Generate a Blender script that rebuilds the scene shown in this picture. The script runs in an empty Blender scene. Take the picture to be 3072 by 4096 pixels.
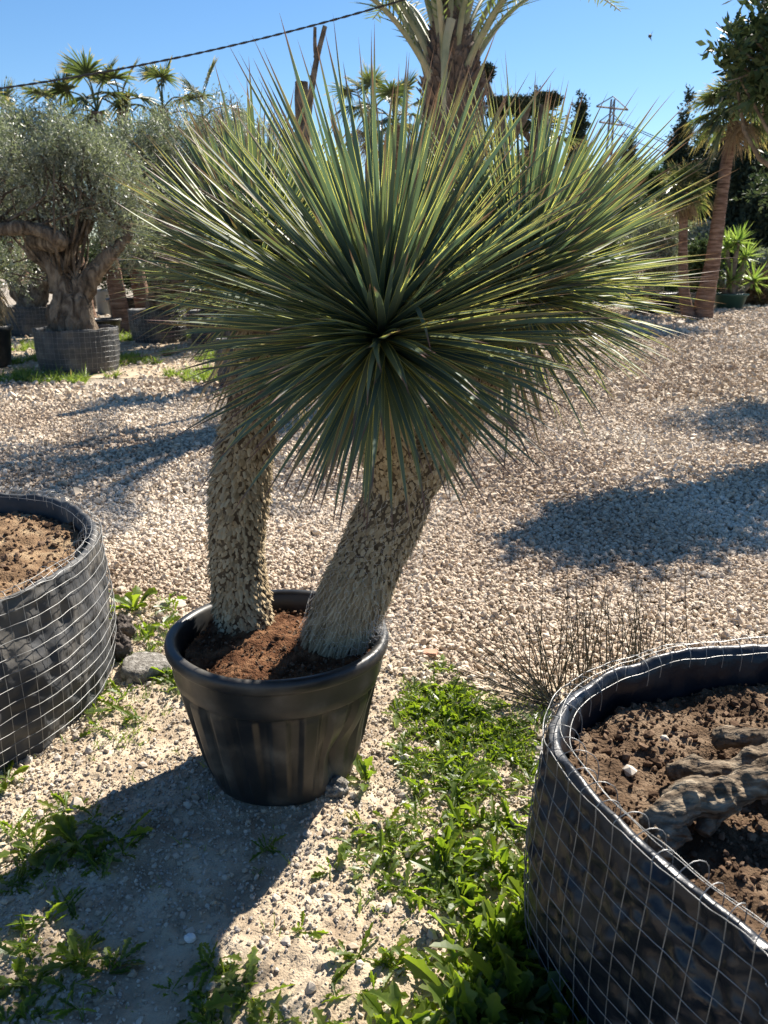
import bpy, math, numpy as np
from mathutils import Vector
SC = bpy.context.scene
COL = SC.collection
RNG = np.random.default_rng(7)
R = math.radians
# ------------------------------------------------------------------ camera
CAM_H, PITCH, FPX = 1.63, 17.3, 820.0
cam_d = bpy.data.cameras.new('camera'); cam = bpy.data.objects.new('camera', cam_d); COL.objects.link(cam)
cam.location = (0, 0, CAM_H); cam.rotation_euler = (R(90 - PITCH), 0, 0)
cam_d.sensor_fit = 'VERTICAL'; cam_d.sensor_height = 36.0; cam_d.lens = 36.0 * FPX / 1024.0
cam_d.clip_start = 0.05; cam_d.clip_end = 3000
cam_d.dof.use_dof = True; cam_d.dof.focus_distance = 2.6; cam_d.dof.aperture_fstop = 7.0
SC.camera = cam
# ------------------------------------------------------------------ light
SUN_EL, SUN_AZ = 43.0, 35.0            # azimuth measured from the view direction towards the right
w = bpy.data.worlds.new('World'); SC.world = w; w.use_nodes = True
nt = w.node_tree; bg = nt.nodes['Background']
sky = nt.nodes.new('ShaderNodeTexSky'); sky.sky_type = 'NISHITA'; sky.sun_disc = False
sky.sun_elevation = R(SUN_EL); sky.sun_rotation = R(SUN_AZ)
sky.air_density = 1.0; sky.dust_density = 0.15; sky.ozone_density = 5.0
hs = nt.nodes.new('ShaderNodeHueSaturation'); hs.inputs['Saturation'].default_value = 1.14
nt.links.new(sky.outputs[0], hs.inputs['Color']); nt.links.new(hs.outputs[0], bg.inputs[0]); bg.inputs[1].default_value = 0.056
sd = bpy.data.lights.new('sun', 'SUN'); sun = bpy.data.objects.new('sun', sd); COL.objects.link(sun)
sd.energy = 5.0; sd.angle = R(0.53); sd.color = (1.0, 0.93, 0.83)
sv = Vector((math.sin(R(SUN_AZ)) * math.cos(R(SUN_EL)), math.cos(R(SUN_AZ)) * math.cos(R(SUN_EL)), math.sin(R(SUN_EL))))
sun.rotation_euler = sv.to_track_quat('Z', 'Y').to_euler()
SC.view_settings.view_transform = 'Standard'; SC.view_settings.look = 'None'
SC.view_settings.exposure = 1.35; SC.view_settings.gamma = 1.0
try:
    SC.cycles.max_bounces = 8; SC.cycles.diffuse_bounces = 3; SC.cycles.glossy_bounces = 2
    SC.cycles.transmission_bounces = 4; SC.cycles.transparent_max_bounces = 8
except Exception: pass

# ------------------------------------------------------------------ placing helpers
ST, CT = math.sin(R(PITCH)), math.cos(R(PITCH))
def ray(px, py):
    u = (px - 384) / FPX; v = (py - 512) / FPX
    return np.array([u, CT - v * ST, -(ST + v * CT)])
def G(px, py, z=0.0):                                  # where the sight line meets the level z
    d = ray(px, py); t = (z - CAM_H) / d[2]
    return np.array([0, 0, CAM_H]) + d * t
def A(px, py, Y):                                      # where the sight line reaches the distance Y
    d = ray(px, py); t = Y / d[1]
    return np.array([0, 0, CAM_H]) + d * t

# ------------------------------------------------------------------ noise
def _hash(I, seed):
    h = np.full(I.shape[0], seed * 2654435761 & 0xffffffff, dtype=np.uint64)
    for k in range(I.shape[1]):
        h = (h ^ (I[:, k].astype(np.int64).astype(np.uint64) & np.uint64(0xffffffff))) * np.uint64(0x9E3779B1) & np.uint64(0xffffffff)
        h ^= h >> np.uint64(15); h = h * np.uint64(0x85EBCA6B) & np.uint64(0xffffffff); h ^= h >> np.uint64(13)
    return h.astype(np.float64) / 4294967295.0
def vnoise(P, seed=1):
    P = np.asarray(P, float); I = np.floor(P).astype(np.int64); f = P - I; f = f * f * (3 - 2 * f)
    d = P.shape[1]; out = np.zeros(len(P))
    for c in range(2 ** d):
        b = np.array([(c >> k) & 1 for k in range(d)])
        wgt = np.prod(np.where(b, f, 1 - f), axis=1)
        out += wgt * _hash(I + b, seed)
    return out * 2 - 1
def fbm(P, octv=4, seed=1, gain=.5):
    P = np.asarray(P, float); a = 1; s = 0; out = np.zeros(len(P))
    for o in range(octv):
        out += a * vnoise(P * 2 ** o + o * 17.3, seed + o); s += a; a *= gain
    return out / s

# ------------------------------------------------------------------ mesh building
class MB:
    def __init__(s): s.V = []; s.F = {}; s.C = []; s.n = 0
    def add(s, V, F, C=None):
        V = np.asarray(V, float).reshape(-1, 3); F = np.asarray(F)
        if not len(V) or not len(F): return s
        s.V.append(V); s.F.setdefault(F.shape[1], []).append(F + s.n)
        if C is None: C = np.full((len(V), 3), .5)
        C = np.asarray(C, float)
        if C.ndim == 1: C = np.tile(C, (len(V), 1))
        s.C.append(C); s.n += len(V); return s
OFF = {}
def link(o, parent=None):
    COL.objects.link(o)
    if parent is not None:
        o.parent = parent
def obj(name, mb, mat, parent=None, smooth=False, loc=None):
    V = np.concatenate(mb.V); C = np.concatenate(mb.C)
    off = OFF.get(parent.name, np.zeros(3)) if parent is not None else (np.zeros(3) if loc is None else np.array(loc, float))
    V = V - off
    me = bpy.data.meshes.new(name)
    me.vertices.add(len(V)); me.vertices.foreach_set('co', V.astype(np.float32).ravel())
    loops = []; starts = []; p = 0
    for k, fs in mb.F.items():
        f = np.concatenate(fs); loops.append(f.ravel()); starts.append(np.arange(len(f)) * k + p); p += f.size
    loops = np.concatenate(loops).astype(np.int32); starts = np.concatenate(starts).astype(np.int32)
    me.loops.add(len(loops)); me.loops.foreach_set('vertex_index', loops)
    me.polygons.add(len(starts)); me.polygons.foreach_set('loop_start', starts)
    me.update(calc_edges=True)
    a = me.attributes.new('tint', 'FLOAT_COLOR', 'POINT')
    a.data.foreach_set('color', np.concatenate([C, np.ones((len(C), 1))], 1).astype(np.float32).ravel())
    me.polygons.foreach_set('use_smooth', np.full(len(starts), smooth))
    me.materials.append(mat); me.validate()
    o = bpy.data.objects.new(name, me); link(o, parent)
    if parent is None: o.location = off
    OFF[o.name] = off
    return o
def tag(o, label=None, cat=None, group=None, kind=None):
    if label: o['label'] = label
    if cat: o['category'] = cat
    if group: o['group'] = group
    if kind: o['kind'] = kind
    return o
def thing(name, label, cat, loc, group=None):
    o = bpy.data.objects.new(name, None); o.empty_display_size = .1; COL.objects.link(o)
    o.location = loc; OFF[o.name] = np.array(loc, float)
    return tag(o, label, cat, group)

def norm(v):
    v = np.asarray(v, float); return v / np.maximum(np.linalg.norm(v, axis=-1, keepdims=True), 1e-9)
def spline(P, n):
    P = np.asarray(P, float); m = len(P)
    if m == 2: t = np.linspace(0, 1, n)[:, None]; return P[0] * (1 - t) + P[1] * t
    Q = np.vstack([2 * P[0] - P[1], P, 2 * P[-1] - P[-2]])
    ts = np.linspace(0, m - 1, n); i = np.minimum(ts.astype(int), m - 2); t = (ts - i)[:, None]
    p0, p1, p2, p3 = Q[i], Q[i + 1], Q[i + 2], Q[i + 3]
    return .5 * (2 * p1 + (p2 - p0) * t + (2 * p0 - 5 * p1 + 4 * p2 - p3) * t ** 2 + (3 * p1 - p0 - 3 * p2 + p3) * t ** 3)
def frames(P):
    T = norm(np.gradient(P, axis=0)); a = np.array([0, 0, 1.0]) if abs(T[0][2]) < .9 else np.array([1.0, 0, 0])
    U = np.zeros_like(P); u = norm(np.cross(T[0], a))
    for i in range(len(P)):
        u = u - T[i] * np.dot(u, T[i]); u = u / max(np.linalg.norm(u), 1e-9); U[i] = u
    return T, U, np.cross(T, U)
def tube(mb, P, r, sides=6, cap=True, C=None, bump=0, bscale=6, seed=3):
    P = np.asarray(P, float); n = len(P); r = np.broadcast_to(np.asarray(r, float), (n,))
    T, U, W = frames(P); a = np.arange(sides) * 2 * math.pi / sides
    V = P[:, None] + r[:, None, None] * (np.cos(a)[None, :, None] * U[:, None] + np.sin(a)[None, :, None] * W[:, None])
    if bump:
        Q = V.reshape(-1, 3); nn = (V - P[:, None]).reshape(-1, 3)
        V = (Q + nn * (fbm(Q * bscale, 4, seed)[:, None] * bump)).reshape(V.shape)
    i = np.arange(n - 1)[:, None]; j = np.arange(sides)[None]
    F = np.stack([i * sides + j, i * sides + (j + 1) % sides, (i + 1) * sides + (j + 1) % sides, (i + 1) * sides + j], -1).reshape(-1, 4)
    mb.add(V.reshape(-1, 3), F, C)
    if cap:
        for k, e in ((0, P[0]), (n - 1, P[-1])):
            ring = V[k]; VV = np.vstack([ring, ring.mean(0)[None]])
            FF = np.array([[x, (x + 1) % sides, sides] for x in range(sides)])
            mb.add(VV, FF[:, ::-1] if k == 0 else FF, C)
    return mb
def lathe(mb, prof, c, seg=48, fn=None, C=None, close=False):
    prof = np.asarray(prof, float); a = np.arange(seg) * 2 * math.pi / seg
    rr = np.repeat(prof[:, 0][:, None], seg, 1); zz = np.repeat(prof[:, 1][:, None], seg, 1); aa = np.repeat(a[None], len(prof), 0)
    if fn is not None: rr = fn(rr, zz, aa)
    V = np.stack([c[0] + rr * np.cos(aa), c[1] + rr * np.sin(aa), c[2] + zz], -1)
    n = len(prof); i = np.arange(n - 1)[:, None]; j = np.arange(seg)[None]
    F = np.stack([i * seg + j, i * seg + (j + 1) % seg, (i + 1) * seg + (j + 1) % seg, (i + 1) * seg + j], -1).reshape(-1, 4)
    mb.add(V.reshape(-1, 3), F, C)
    if close: mb.add(V[0], np.arange(seg)[::-1][None], C)
    return mb
def rot_rand(n, flat=1.0, rng=RNG):
    q = rng.normal(size=(n, 4)); q[:, 1:3] *= flat; q = q / np.linalg.norm(q, axis=1, keepdims=True)
    w, x, y, z = q.T
    return np.stack([1 - 2 * (y * y + z * z), 2 * (x * y - z * w), 2 * (x * z + y * w), 2 * (x * y + z * w), 1 - 2 * (x * x + z * z), 2 * (y * z - x * w), 2 * (x * z - y * w), 2 * (y * z + x * w), 1 - 2 * (x * x + y * y)], -1).reshape(n, 3, 3)
ph = (1 + 5 ** .5) / 2
ICO_V = norm(np.array([[-1, ph, 0], [1, ph, 0], [-1, -ph, 0], [1, -ph, 0], [0, -1, ph], [0, 1, ph], [0, -1, -ph], [0, 1, -ph], [ph, 0, -1], [ph, 0, 1], [-ph, 0, -1], [-ph, 0, 1]]))
ICO_F = np.array([[0, 11, 5], [0, 5, 1], [0, 1, 7], [0, 7, 10], [0, 10, 11], [1, 5, 9], [5, 11, 4], [11, 10, 2], [10, 7, 6], [7, 1, 8], [3, 9, 4], [3, 4, 2], [3, 2, 6], [3, 6, 8], [3, 8, 9], [4, 9, 5], [2, 4, 11], [6, 2, 10], [8, 6, 7], [9, 8, 1]])
CUB_V = norm(np.array([[x, y, z] for z in (-1, 1) for y in (-1, 1) for x in (-1, 1)], float))
CUB_F = np.array([[0, 2, 3, 1], [4, 5, 7, 6], [0, 1, 5, 4], [2, 6, 7, 3], [0, 4, 6, 2], [1, 3, 7, 5]])
def stones(mb, P, S, ico=True, C=None, jit=.25, flat=(1, .8, .62)):
    n = len(P)
    if not n: return
    bv, bf = (ICO_V, ICO_F) if ico else (CUB_V, CUB_F)
    if ico: V = bv[None] * (1 + RNG.uniform(-jit, jit, (n, 12, 1))) + RNG.normal(0, .08, (n, 12, 3))
    else: V = bv[None] * (1 + RNG.uniform(-jit, jit, (n, 8, 1))) + RNG.normal(0, .14, (n, 8, 3))
    V = V * (np.array(flat) * RNG.uniform(.75, 1.25, (n, 3)))[:, None] * (np.asarray(S)[:, None, None] * .5)
    V = np.einsum('nij,nkj->nki', rot_rand(n, .45), V) + P[:, None]
    k = bv.shape[0]; F = (bf[None] + (np.arange(n) * k)[:, None, None]).reshape(-1, bf.shape[1])
    if C is None: C = RNG.uniform(0, 1, (n, 3))
    mb.add(V.reshape(-1, 3), F, np.repeat(C, k, 0))
def blades(mb, O, D, N, L, W, prof, bend=0.0, K=6, cup=.15, edge=None, rnd=None, fold=0.0, twist=None, curl=None):
    """many tapering leaves at once; tint = (edge, random, position along the leaf)"""
    n = len(O); s = np.linspace(0, 1, K); O = np.asarray(O, float); D = norm(D)
    L = np.broadcast_to(L, (n,)); W = np.broadcast_to(W, (n,)); bend = np.broadcast_to(bend, (n,))
    ctr = O[:, None] + (L[:, None] * s)[..., None] * D[:, None]
    ctr[..., 2] -= (L * bend)[:, None] * s[None] ** 2
    if curl is not None:
        ctr += curl[:, None] * (s ** 2)[None, :, None]
    T = norm(np.gradient(ctr, axis=1)); S = norm(np.cross(T, np.broadcast_to(N, (n, 3))[:, None]))
    if twist is not None:
        B = np.cross(S, T); tw = twist[:, None] * s[None]; S = S * np.cos(tw)[..., None] + B * np.sin(tw)[..., None]
    B = np.cross(S, T)
    wd = W[:, None] * (prof(s)[None] if not isinstance(prof, np.ndarray) else prof)
    xs = np.array([-.5, 0, .5]) if edge is None else np.array([-.5, -.5 + edge, .5 - edge, .5])
    lift = np.array([1, 0, 1]) if edge is None else np.array([1, 0, 0, 1])
    V = ctr[:, :, None] + wd[..., None, None] * (xs[:, None] * S[:, :, None] + cup * lift[:, None] * B[:, :, None])
    m = len(xs); i = np.arange(K - 1)[:, None]; j = np.arange(m - 1)[None]
    f = np.stack([i * m + j, i * m + j + 1, (i + 1) * m + j + 1, (i + 1) * m + j], -1).reshape(-1, 4)
    F = (f[None] + (np.arange(n) * K * m)[:, None, None]).reshape(-1, 4)
    if rnd is None: rnd = RNG.uniform(0, 1, n)
    C = np.zeros((n, K, m, 3)); C[..., 0] = lift; C[..., 1] = rnd[:, None, None]; C[..., 2] = s[None, :, None]
    mb.add(V.reshape(-1, 3), F, C.reshape(-1, 3))
def sph(n, rng=RNG): return norm(rng.normal(size=(n, 3)))
def foliage(mb, lobes, n_twigs, per=12, leaf=.05, width=.28, tw=.3, up=.4, shell=.55, seed=1):
    """twigs with small leaves spread through the lobes (cx,cy,cz,rx,ry,rz)"""
    rng = np.random.default_rng(seed); lobes = np.asarray(lobes, float)
    vol = (lobes[:, 3] * lobes[:, 4] * lobes[:, 5]) ** .75; k = rng.choice(len(lobes), n_twigs, p=vol / vol.sum())
    d = sph(n_twigs, rng); rad = rng.uniform(shell, 1.0, n_twigs) ** .8
    lump = 1 + .28 * fbm(d * 2.2 + k[:, None] * 3.1, 3, seed)
    P = lobes[k, :3] + d * lobes[k, 3:] * (rad * lump)[:, None]
    ok = fbm(P * (1.6 / max(.25, lobes[:, 3].mean())), 2, seed + 5) > -.17
    P, d = P[ok], d[ok]; m = len(P)
    D = norm(d * .7 + rng.normal(0, .5, (m, 3)) + np.array([0, 0, up]))
    tl = tw * rng.uniform(.5, 1.2, m)
    s = (np.arange(per) + .5) / per
    O = P[:, None] + D[:, None] * (tl[:, None] * s)[..., None] + rng.normal(0, leaf * .15, (m, per, 3))
    ld = norm(D[:, None] * .8 + rng.normal(0, .7, (m, per, 3))).reshape(-1, 3); O = O.reshape(-1, 3); n = len(O)
    Ln = leaf * rng.uniform(.6, 1.25, n); S = norm(np.cross(ld, rng.normal(size=(n, 3))))
    mid = O + ld * (Ln * .5)[:, None]; h = (Ln * width * .5)[:, None]
    V = np.stack([O, mid + S * h, O + ld * Ln[:, None], mid - S * h], 1).reshape(-1, 3)
    F = np.arange(n * 4).reshape(n, 4)
    c = np.repeat(np.repeat(rng.uniform(0, 1, m), per) * .6 + rng.uniform(0, .4, n), 4)
    mb.add(V, F, np.stack([c, np.repeat(rng.uniform(0, 1, n), 4), np.full(n * 4, .5)], 1))
def twigs(mb, lobes, base, n, r=.02, seed=1):
    rng = np.random.default_rng(seed); lobes = np.asarray(lobes, float)
    for i in range(n):
        lb = lobes[rng.integers(len(lobes))]; e = lb[:3] + sph(1, rng)[0] * lb[3:] * .75
        b = np.asarray(base[rng.integers(len(base))], float); m = (b + e) / 2 + rng.normal(0, .12, 3) * np.linalg.norm(e - b)
        tube(mb, spline([b, m, e], 7), np.linspace(r, r * .25, 7), 5, False)

# ------------------------------------------------------------------ materials
def M(name):
    m = bpy.data.materials.new(name); m.use_nodes = True; nt = m.node_tree; nt.nodes.clear()
    return m, nt, (lambda t, **k: _node(nt, t, k)), nt.links.new
def _node(nt, t, k):
    n = nt.nodes.new('ShaderNode' + t)
    for a, b in k.items(): setattr(n, a, b)
    return n
def ramp(node, stops):
    cr = node.color_ramp
    while len(cr.elements) > 1: cr.elements.remove(cr.elements[-1])
    cr.elements[0].position = stops[0][0]; cr.elements[0].color = (*stops[0][1], 1)
    for p, c in stops[1:]: cr.elements.new(p).color = (*c, 1)
    return node
def mat(name, cols, rough=.8, scale=8, detail=6, bump=0, bscale=30, bdist=.01, spec=.5, metal=0, tint=0, trans=0, tcol=None, coat=0, distort=0, stretch=None, rrange=0):
    """noise-driven colour; tint mixes in the per-piece random value; trans adds light coming through"""
    m, nt, N, Lk = M(name)
    out = N('OutputMaterial'); b = N('BsdfPrincipled'); tc = N('TexCoord'); src = tc.outputs['Object']
    if stretch:
        mp = N('Mapping'); mp.inputs['Scale'].default_value = stretch; Lk(src, mp.inputs[0]); src = mp.outputs[0]
    no = N('TexNoise'); no.inputs['Scale'].default_value = scale; no.inputs['Detail'].default_value = detail; no.inputs['Distortion'].default_value = distort
    Lk(src, no.inputs['Vector'])
    fac = no.outputs['Fac']
    if tint:
        at = N('Attribute', attribute_name='tint'); sx = N('SeparateColor'); Lk(at.outputs['Color'], sx.inputs[0])
        mx = N('Mix'); mx.inputs[0].default_value = tint; Lk(fac, mx.inputs[2]); Lk(sx.outputs[0], mx.inputs[3]); fac = mx.outputs[0]
    k = len(cols); lo, hi = (.32, .68) if not tint else (.1, .9)
    cr = ramp(N('ValToRGB'), [(lo + (hi - lo) * i / max(1, k - 1), c) for i, c in enumerate(cols)]); Lk(fac, cr.inputs[0])
    Lk(cr.outputs[0], b.inputs['Base Color']); b.inputs['Roughness'].default_value = rough
    b.inputs['Specular IOR Level'].default_value = spec; b.inputs['Metallic'].default_value = metal
    if rrange:
        mr = N('MapRange'); mr.inputs[3].default_value = rough - rrange; mr.inputs[4].default_value = rough + rrange
        mr.inputs[1].default_value = .3; mr.inputs[2].default_value = .7; Lk(no.outputs['Fac'], mr.inputs[0]); Lk(mr.outputs[0], b.inputs['Roughness'])
    if bump:
        n2 = N('TexNoise'); n2.inputs['Scale'].default_value = bscale; n2.inputs['Detail'].default_value = 8; Lk(src, n2.inputs['Vector'])
        bp = N('Bump'); bp.inputs['Strength'].default_value = bump; bp.inputs['Distance'].default_value = bdist
        Lk(n2.outputs['Fac'], bp.inputs['Height']); Lk(bp.outputs[0], b.inputs['Normal'])
    sh = b.outputs[0]
    if trans:
        tr = N('BsdfTranslucent'); ms = N('MixShader'); ms.inputs[0].default_value = trans
        if tcol is not None:
            mc = N('Mix', data_type='RGBA', blend_type='MULTIPLY'); mc.inputs[0].default_value = 1
            Lk(cr.outputs[0], mc.inputs[6]); mc.inputs[7].default_value = (*tcol, 1); Lk(mc.outputs[2], tr.inputs[0])
        else: Lk(cr.outputs[0], tr.inputs[0])
        Lk(sh, ms.inputs[1]); Lk(tr.outputs[0], ms.inputs[2]); sh = ms.outputs[0]
    Lk(sh, out.inputs[0]); return m
def leaf_mat(name, greens, edge=None, tip=None, dead=None, trans=.3, rough=.42, tcol=(1.9, 1.9, .9), spec=.5, tip0=.9, etrans=None):
    """long leaf: colour from the random value, a different margin colour and a dry tip"""
    m, nt, N, Lk = M(name)
    out = N('OutputMaterial'); b = N('BsdfPrincipled'); at = N('Attribute', attribute_name='tint'); sx = N('SeparateColor'); Lk(at.outputs['Color'], sx.inputs[0])
    st = [(i / max(1, len(greens) - 1) * .9, c) for i, c in enumerate(greens)]
    if dead: st[-1] = (.955, greens[-1]); st.append((.972, dead))
    cr = ramp(N('ValToRGB'), st); Lk(sx.outputs[1], cr.inputs[0]); c = cr.outputs[0]
    if edge:
        mr = N('MapRange'); mr.inputs[1].default_value = .35; mr.inputs[2].default_value = .9; Lk(sx.outputs[0], mr.inputs[0])
        mx = N('Mix', data_type='RGBA'); Lk(mr.outputs[0], mx.inputs[0]); Lk(c, mx.inputs[6]); mx.inputs[7].default_value = (*edge, 1); c = mx.outputs[2]
    if tip:
        mr = N('MapRange'); mr.inputs[1].default_value = tip0 - .06; mr.inputs[2].default_value = tip0 + .03; Lk(sx.outputs[2], mr.inputs[0])
        mx = N('Mix', data_type='RGBA'); Lk(mr.outputs[0], mx.inputs[0]); Lk(c, mx.inputs[6]); mx.inputs[7].default_value = (*tip, 1); c = mx.outputs[2]
    Lk(c, b.inputs['Base Color']); b.inputs['Roughness'].default_value = rough; b.inputs['Specular IOR Level'].default_value = spec
    tr = N('BsdfTranslucent'); mc = N('Mix', data_type='RGBA', blend_type='MULTIPLY'); mc.inputs[0].default_value = 1
    Lk(c, mc.inputs[6]); mc.inputs[7].default_value = (*tcol, 1); Lk(mc.outputs[2], tr.inputs[0])
    ms = N('MixShader'); ms.inputs[0].default_value = trans; Lk(b.outputs[0], ms.inputs[1]); Lk(tr.outputs[0], ms.inputs[2]); Lk(ms.outputs[0], out.inputs[0])
    if etrans is not None:
        me = N('MapRange'); me.inputs[1].default_value = .35; me.inputs[2].default_value = .9; me.inputs[3].default_value = trans; me.inputs[4].default_value = etrans; Lk(sx.outputs[0], me.inputs[0]); Lk(me.outputs[0], ms.inputs[0])
    return m
def gravel_mat():
    m, nt, N, Lk = M('gravel_sheet'); out = N('OutputMaterial'); b = N('BsdfPrincipled'); tc = N('TexCoord')
    v = N('TexVoronoi'); v.inputs['Scale'].default_value = 38; Lk(tc.outputs['Object'], v.inputs['Vector'])
    sx = N('SeparateColor'); Lk(v.outputs['Color'], sx.inputs[0])
    cr = ramp(N('ValToRGB'), [(0, (.20, .165, .125)), (.5, (.37, .315, .245)), (1, (.5, .44, .36))]); Lk(sx.outputs[0], cr.inputs[0])
    n = N('TexNoise'); n.inputs['Scale'].default_value = .6; n.inputs['Detail'].default_value = 5; Lk(tc.outputs['Object'], n.inputs['Vector'])
    mr = N('MapRange'); mr.inputs[1].default_value = .35; mr.inputs[2].default_value = .65; mr.inputs[3].default_value = .78; mr.inputs[4].default_value = 1.05; Lk(n.outputs['Fac'], mr.inputs[0])
    mx = N('Mix', data_type='RGBA', blend_type='MULTIPLY'); mx.inputs[0].default_value = 1; Lk(cr.outputs[0], mx.inputs[6]); Lk(mr.outputs[0], mx.inputs[7])
    Lk(mx.outputs[2], b.inputs['Base Color']); b.inputs['Roughness'].default_value = .95; b.inputs['Specular IOR Level'].default_value = .2
    bp = N('Bump'); bp.inputs['Strength'].default_value = 1; bp.inputs['Distance'].default_value = .02; bp.invert = True
    Lk(v.outputs['Distance'], bp.inputs['Height']); Lk(bp.outputs[0], b.inputs['Normal']); Lk(b.outputs[0], out.inputs[0]); return m

m_gravel = gravel_mat()
m_stone = mat('gravel_stone', [(.32, .24, .17), (.50, .40, .295), (.60, .50, .38), (.68, .60, .49)], .9, 60, 4, .4, 220, .002, spec=.25, tint=.75)
m_dirt = mat('dry_dirt', [(.25, .19, .13), (.42, .335, .235), (.54, .45, .33)], .97, 7, 10, 1, 160, .006, spec=.15)
m_pebble = mat('pebble', [(.27, .215, .155), (.44, .36, .265), (.40, .355, .30), (.50, .44, .36)], .85, 50, 3, .3, 200, .002, spec=.3, tint=.85)
m_peat = mat('peat_soil', [(.05, .022, .011), (.13, .062, .032), (.23, .125, .066)], 1, 22, 12, 1, 170, .012, spec=.1)
m_peat_dry = mat('dry_peat_soil', [(.12, .075, .042), (.24, .155, .09), (.38, .28, .17)], 1, 9, 12, 1, 150, .012, spec=.1)
m_soil_brown = mat('brown_soil', [(.05, .031, .019), (.12, .078, .048), (.23, .165, .11)], 1, 11, 12, 1, 150, .012, spec=.1)
m_clod = mat('soil_clod', [(.045, .027, .017), (.11, .068, .042), (.22, .15, .10)], 1, 40, 4, .5, 200, .003, spec=.1, tint=.7)
m_plastic = mat('black_plastic', [(.012, .013, .015), (.018, .019, .02), (.04, .037, .033), (.10, .09, .075)], .44, 7, 12, .12, 60, .003, spec=.45, rrange=.13)
m_liner = mat('black_liner', [(.009, .012, .018), (.012, .015, .021), (.034, .034, .035)], .38, 6, 9, .45, 20, .012, spec=.42, rrange=.1)
m_liner_dusty = mat('dusty_liner', [(.03, .033, .037), (.055, .057, .06), (.13, .12, .105)], .62, 5, 10, .4, 16, .012, spec=.35)
m_wire = mat('galvanised_wire', [(.2, .2, .195), (.34, .34, .33)], .5, 20, 3, spec=.4, metal=.6)
m_trunk = mat('yucca_stub', [(.17, .12, .065), (.35, .27, .165), (.5, .41, .27)], .9, 12, 5, .5, 60, .004, spec=.15, tint=.65, stretch=(1, 1, .3))
m_trunk_core = mat('yucca_core', [(.055, .04, .026), (.12, .092, .062)], 1, 30, 6, .6, 80, .008, spec=.1)
m_dead = mat('dry_yucca_leaf', [(.22, .165, .095), (.36, .28, .17), (.48, .4, .27)], .8, 9, 4, spec=.2, tint=.7, trans=.3)
m_yucca = leaf_mat('yucca_leaf', [(.078, .122, .112), (.098, .146, .124), (.12, .162, .122), (.15, .182, .112)], edge=(.60, .52, .20), tip=(.16, .09, .085), dead=(.26, .2, .12), trans=.2, etrans=.62, rough=.52, tcol=(1.45, 1.6, .8), spec=.3, tip0=.9)
m_yucca_green = leaf_mat('green_yucca_leaf', [(.1, .17, .04), (.16, .25, .07), (.22, .3, .1)], edge=(.4, .42, .16), trans=.35)
m_fan = leaf_mat('fan_palm_leaf', [(.04, .06, .03), (.065, .09, .04), (.11, .13, .055)], tip=(.3, .25, .14), dead=(.26, .19, .1), trans=.35, rough=.4, tip0=.8)
m_fan_dead = mat('dry_fan_leaf', [(.15, .1, .055), (.3, .21, .12), (.38, .29, .18)], .85, 5, 4, spec=.2, tint=.7, trans=.25)
m_date = leaf_mat('date_leaf', [(.09, .13, .06), (.13, .17, .08), (.17, .2, .1)], trans=.3, rough=.65, spec=.2)
m_petiole = mat('date_petiole', [(.2, .21, .12), (.3, .3, .18), (.4, .36, .24)], .6, 4, 4, .1, 30, .003, spec=.35)
m_boot = mat('date_boot', [(.07, .05, .042), (.155, .115, .092), (.25, .2, .17)], .95, 9, 6, .6, 50, .01, spec=.1, tint=.6)
m_olive = mat('olive_leaf', [(.07, .08, .055), (.16, .17, .13), (.29, .30, .245), (.42, .43, .37)], .42, 3, 3, spec=.55, tint=.85, trans=.22, tcol=(1.3, 1.5, .7))
m_olive_bark = mat('olive_bark', [(.05, .038, .027), (.15, .115, .085), (.28, .225, .165)], .95, 9, 12, 1, 34, .06, spec=.12, distort=1.2, stretch=(1, 1, .35))
m_root = mat('root_wood', [(.06, .043, .03), (.19, .148, .105), (.36, .30, .22)], .95, 12, 12, 1, 45, .035, spec=.1, distort=2.5, stretch=(.45, 1.3, 1.3))
m_palm_trunk = mat('fan_palm_trunk', [(.12, .07, .048), (.25, .15, .105), (.38, .26, .19)], .95, 5, 10, 1, 14, .06, spec=.15, stretch=(.6, .6, 5))
m_conifer = mat('conifer_leaf', [(.018, .028, .018), (.035, .05, .03), (.06, .08, .045)], .7, 2, 3, spec=.2, tint=.8, trans=.1)
m_bush = mat('shrub_leaf', [(.03, .05, .018), (.065, .1, .03), (.12, .16, .05)], .5, 2, 3, spec=.4, tint=.85, trans=.28)
m_rust_bush = mat('reddish_shrub_leaf', [(.06, .06, .025), (.12, .09, .05), (.2, .12, .075)], .6, 2, 3, spec=.3, tint=.85, trans=.2)
m_ficus = mat('broad_leaf', [(.03, .05, .02), (.055, .085, .03), (.1, .13, .05)], .5, 2, 3, spec=.3, tint=.85, trans=.22)
m_bark = mat('grey_bark', [(.08, .065, .05), (.16, .13, .1), (.23, .2, .16)], .95, 8, 6, .8, 40, .02, spec=.1)
m_weed = leaf_mat('weed_leaf', [(.045, .075, .014), (.07, .115, .022), (.10, .15, .032), (.14, .18, .05)], edge=(.12, .17, .035), tip=(.2, .22, .06), dead=(.26, .15, .09), trans=.55, rough=.4, tcol=(2.2, 2.2, .5), tip0=.97)
m_grass = leaf_mat('grass_blade', [(.08, .13, .025), (.14, .2, .04), (.2, .26, .07)], dead=(.34, .28, .15), trans=.42)
m_rush = mat('rush_stem', [(.03, .035, .022), (.055, .052, .032), (.12, .095, .06)], .5, 6, 3, spec=.4, tint=.7)
m_net = mat('white_net', [(.62, .6, .58), (.75, .73, .7)], .5, 20, 2, spec=.4, trans=.3)
m_asphalt = mat('rough_concrete', [(.1, .09, .078), (.2, .185, .16), (.33, .31, .28)], .95, 45, 8, 1, 120, .01, spec=.2)
m_lump = mat('dark_lump', [(.045, .038, .034), (.09, .075, .065), (.15, .13, .115)], .95, 25, 8, 1, 60, .02, spec=.15)
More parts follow.
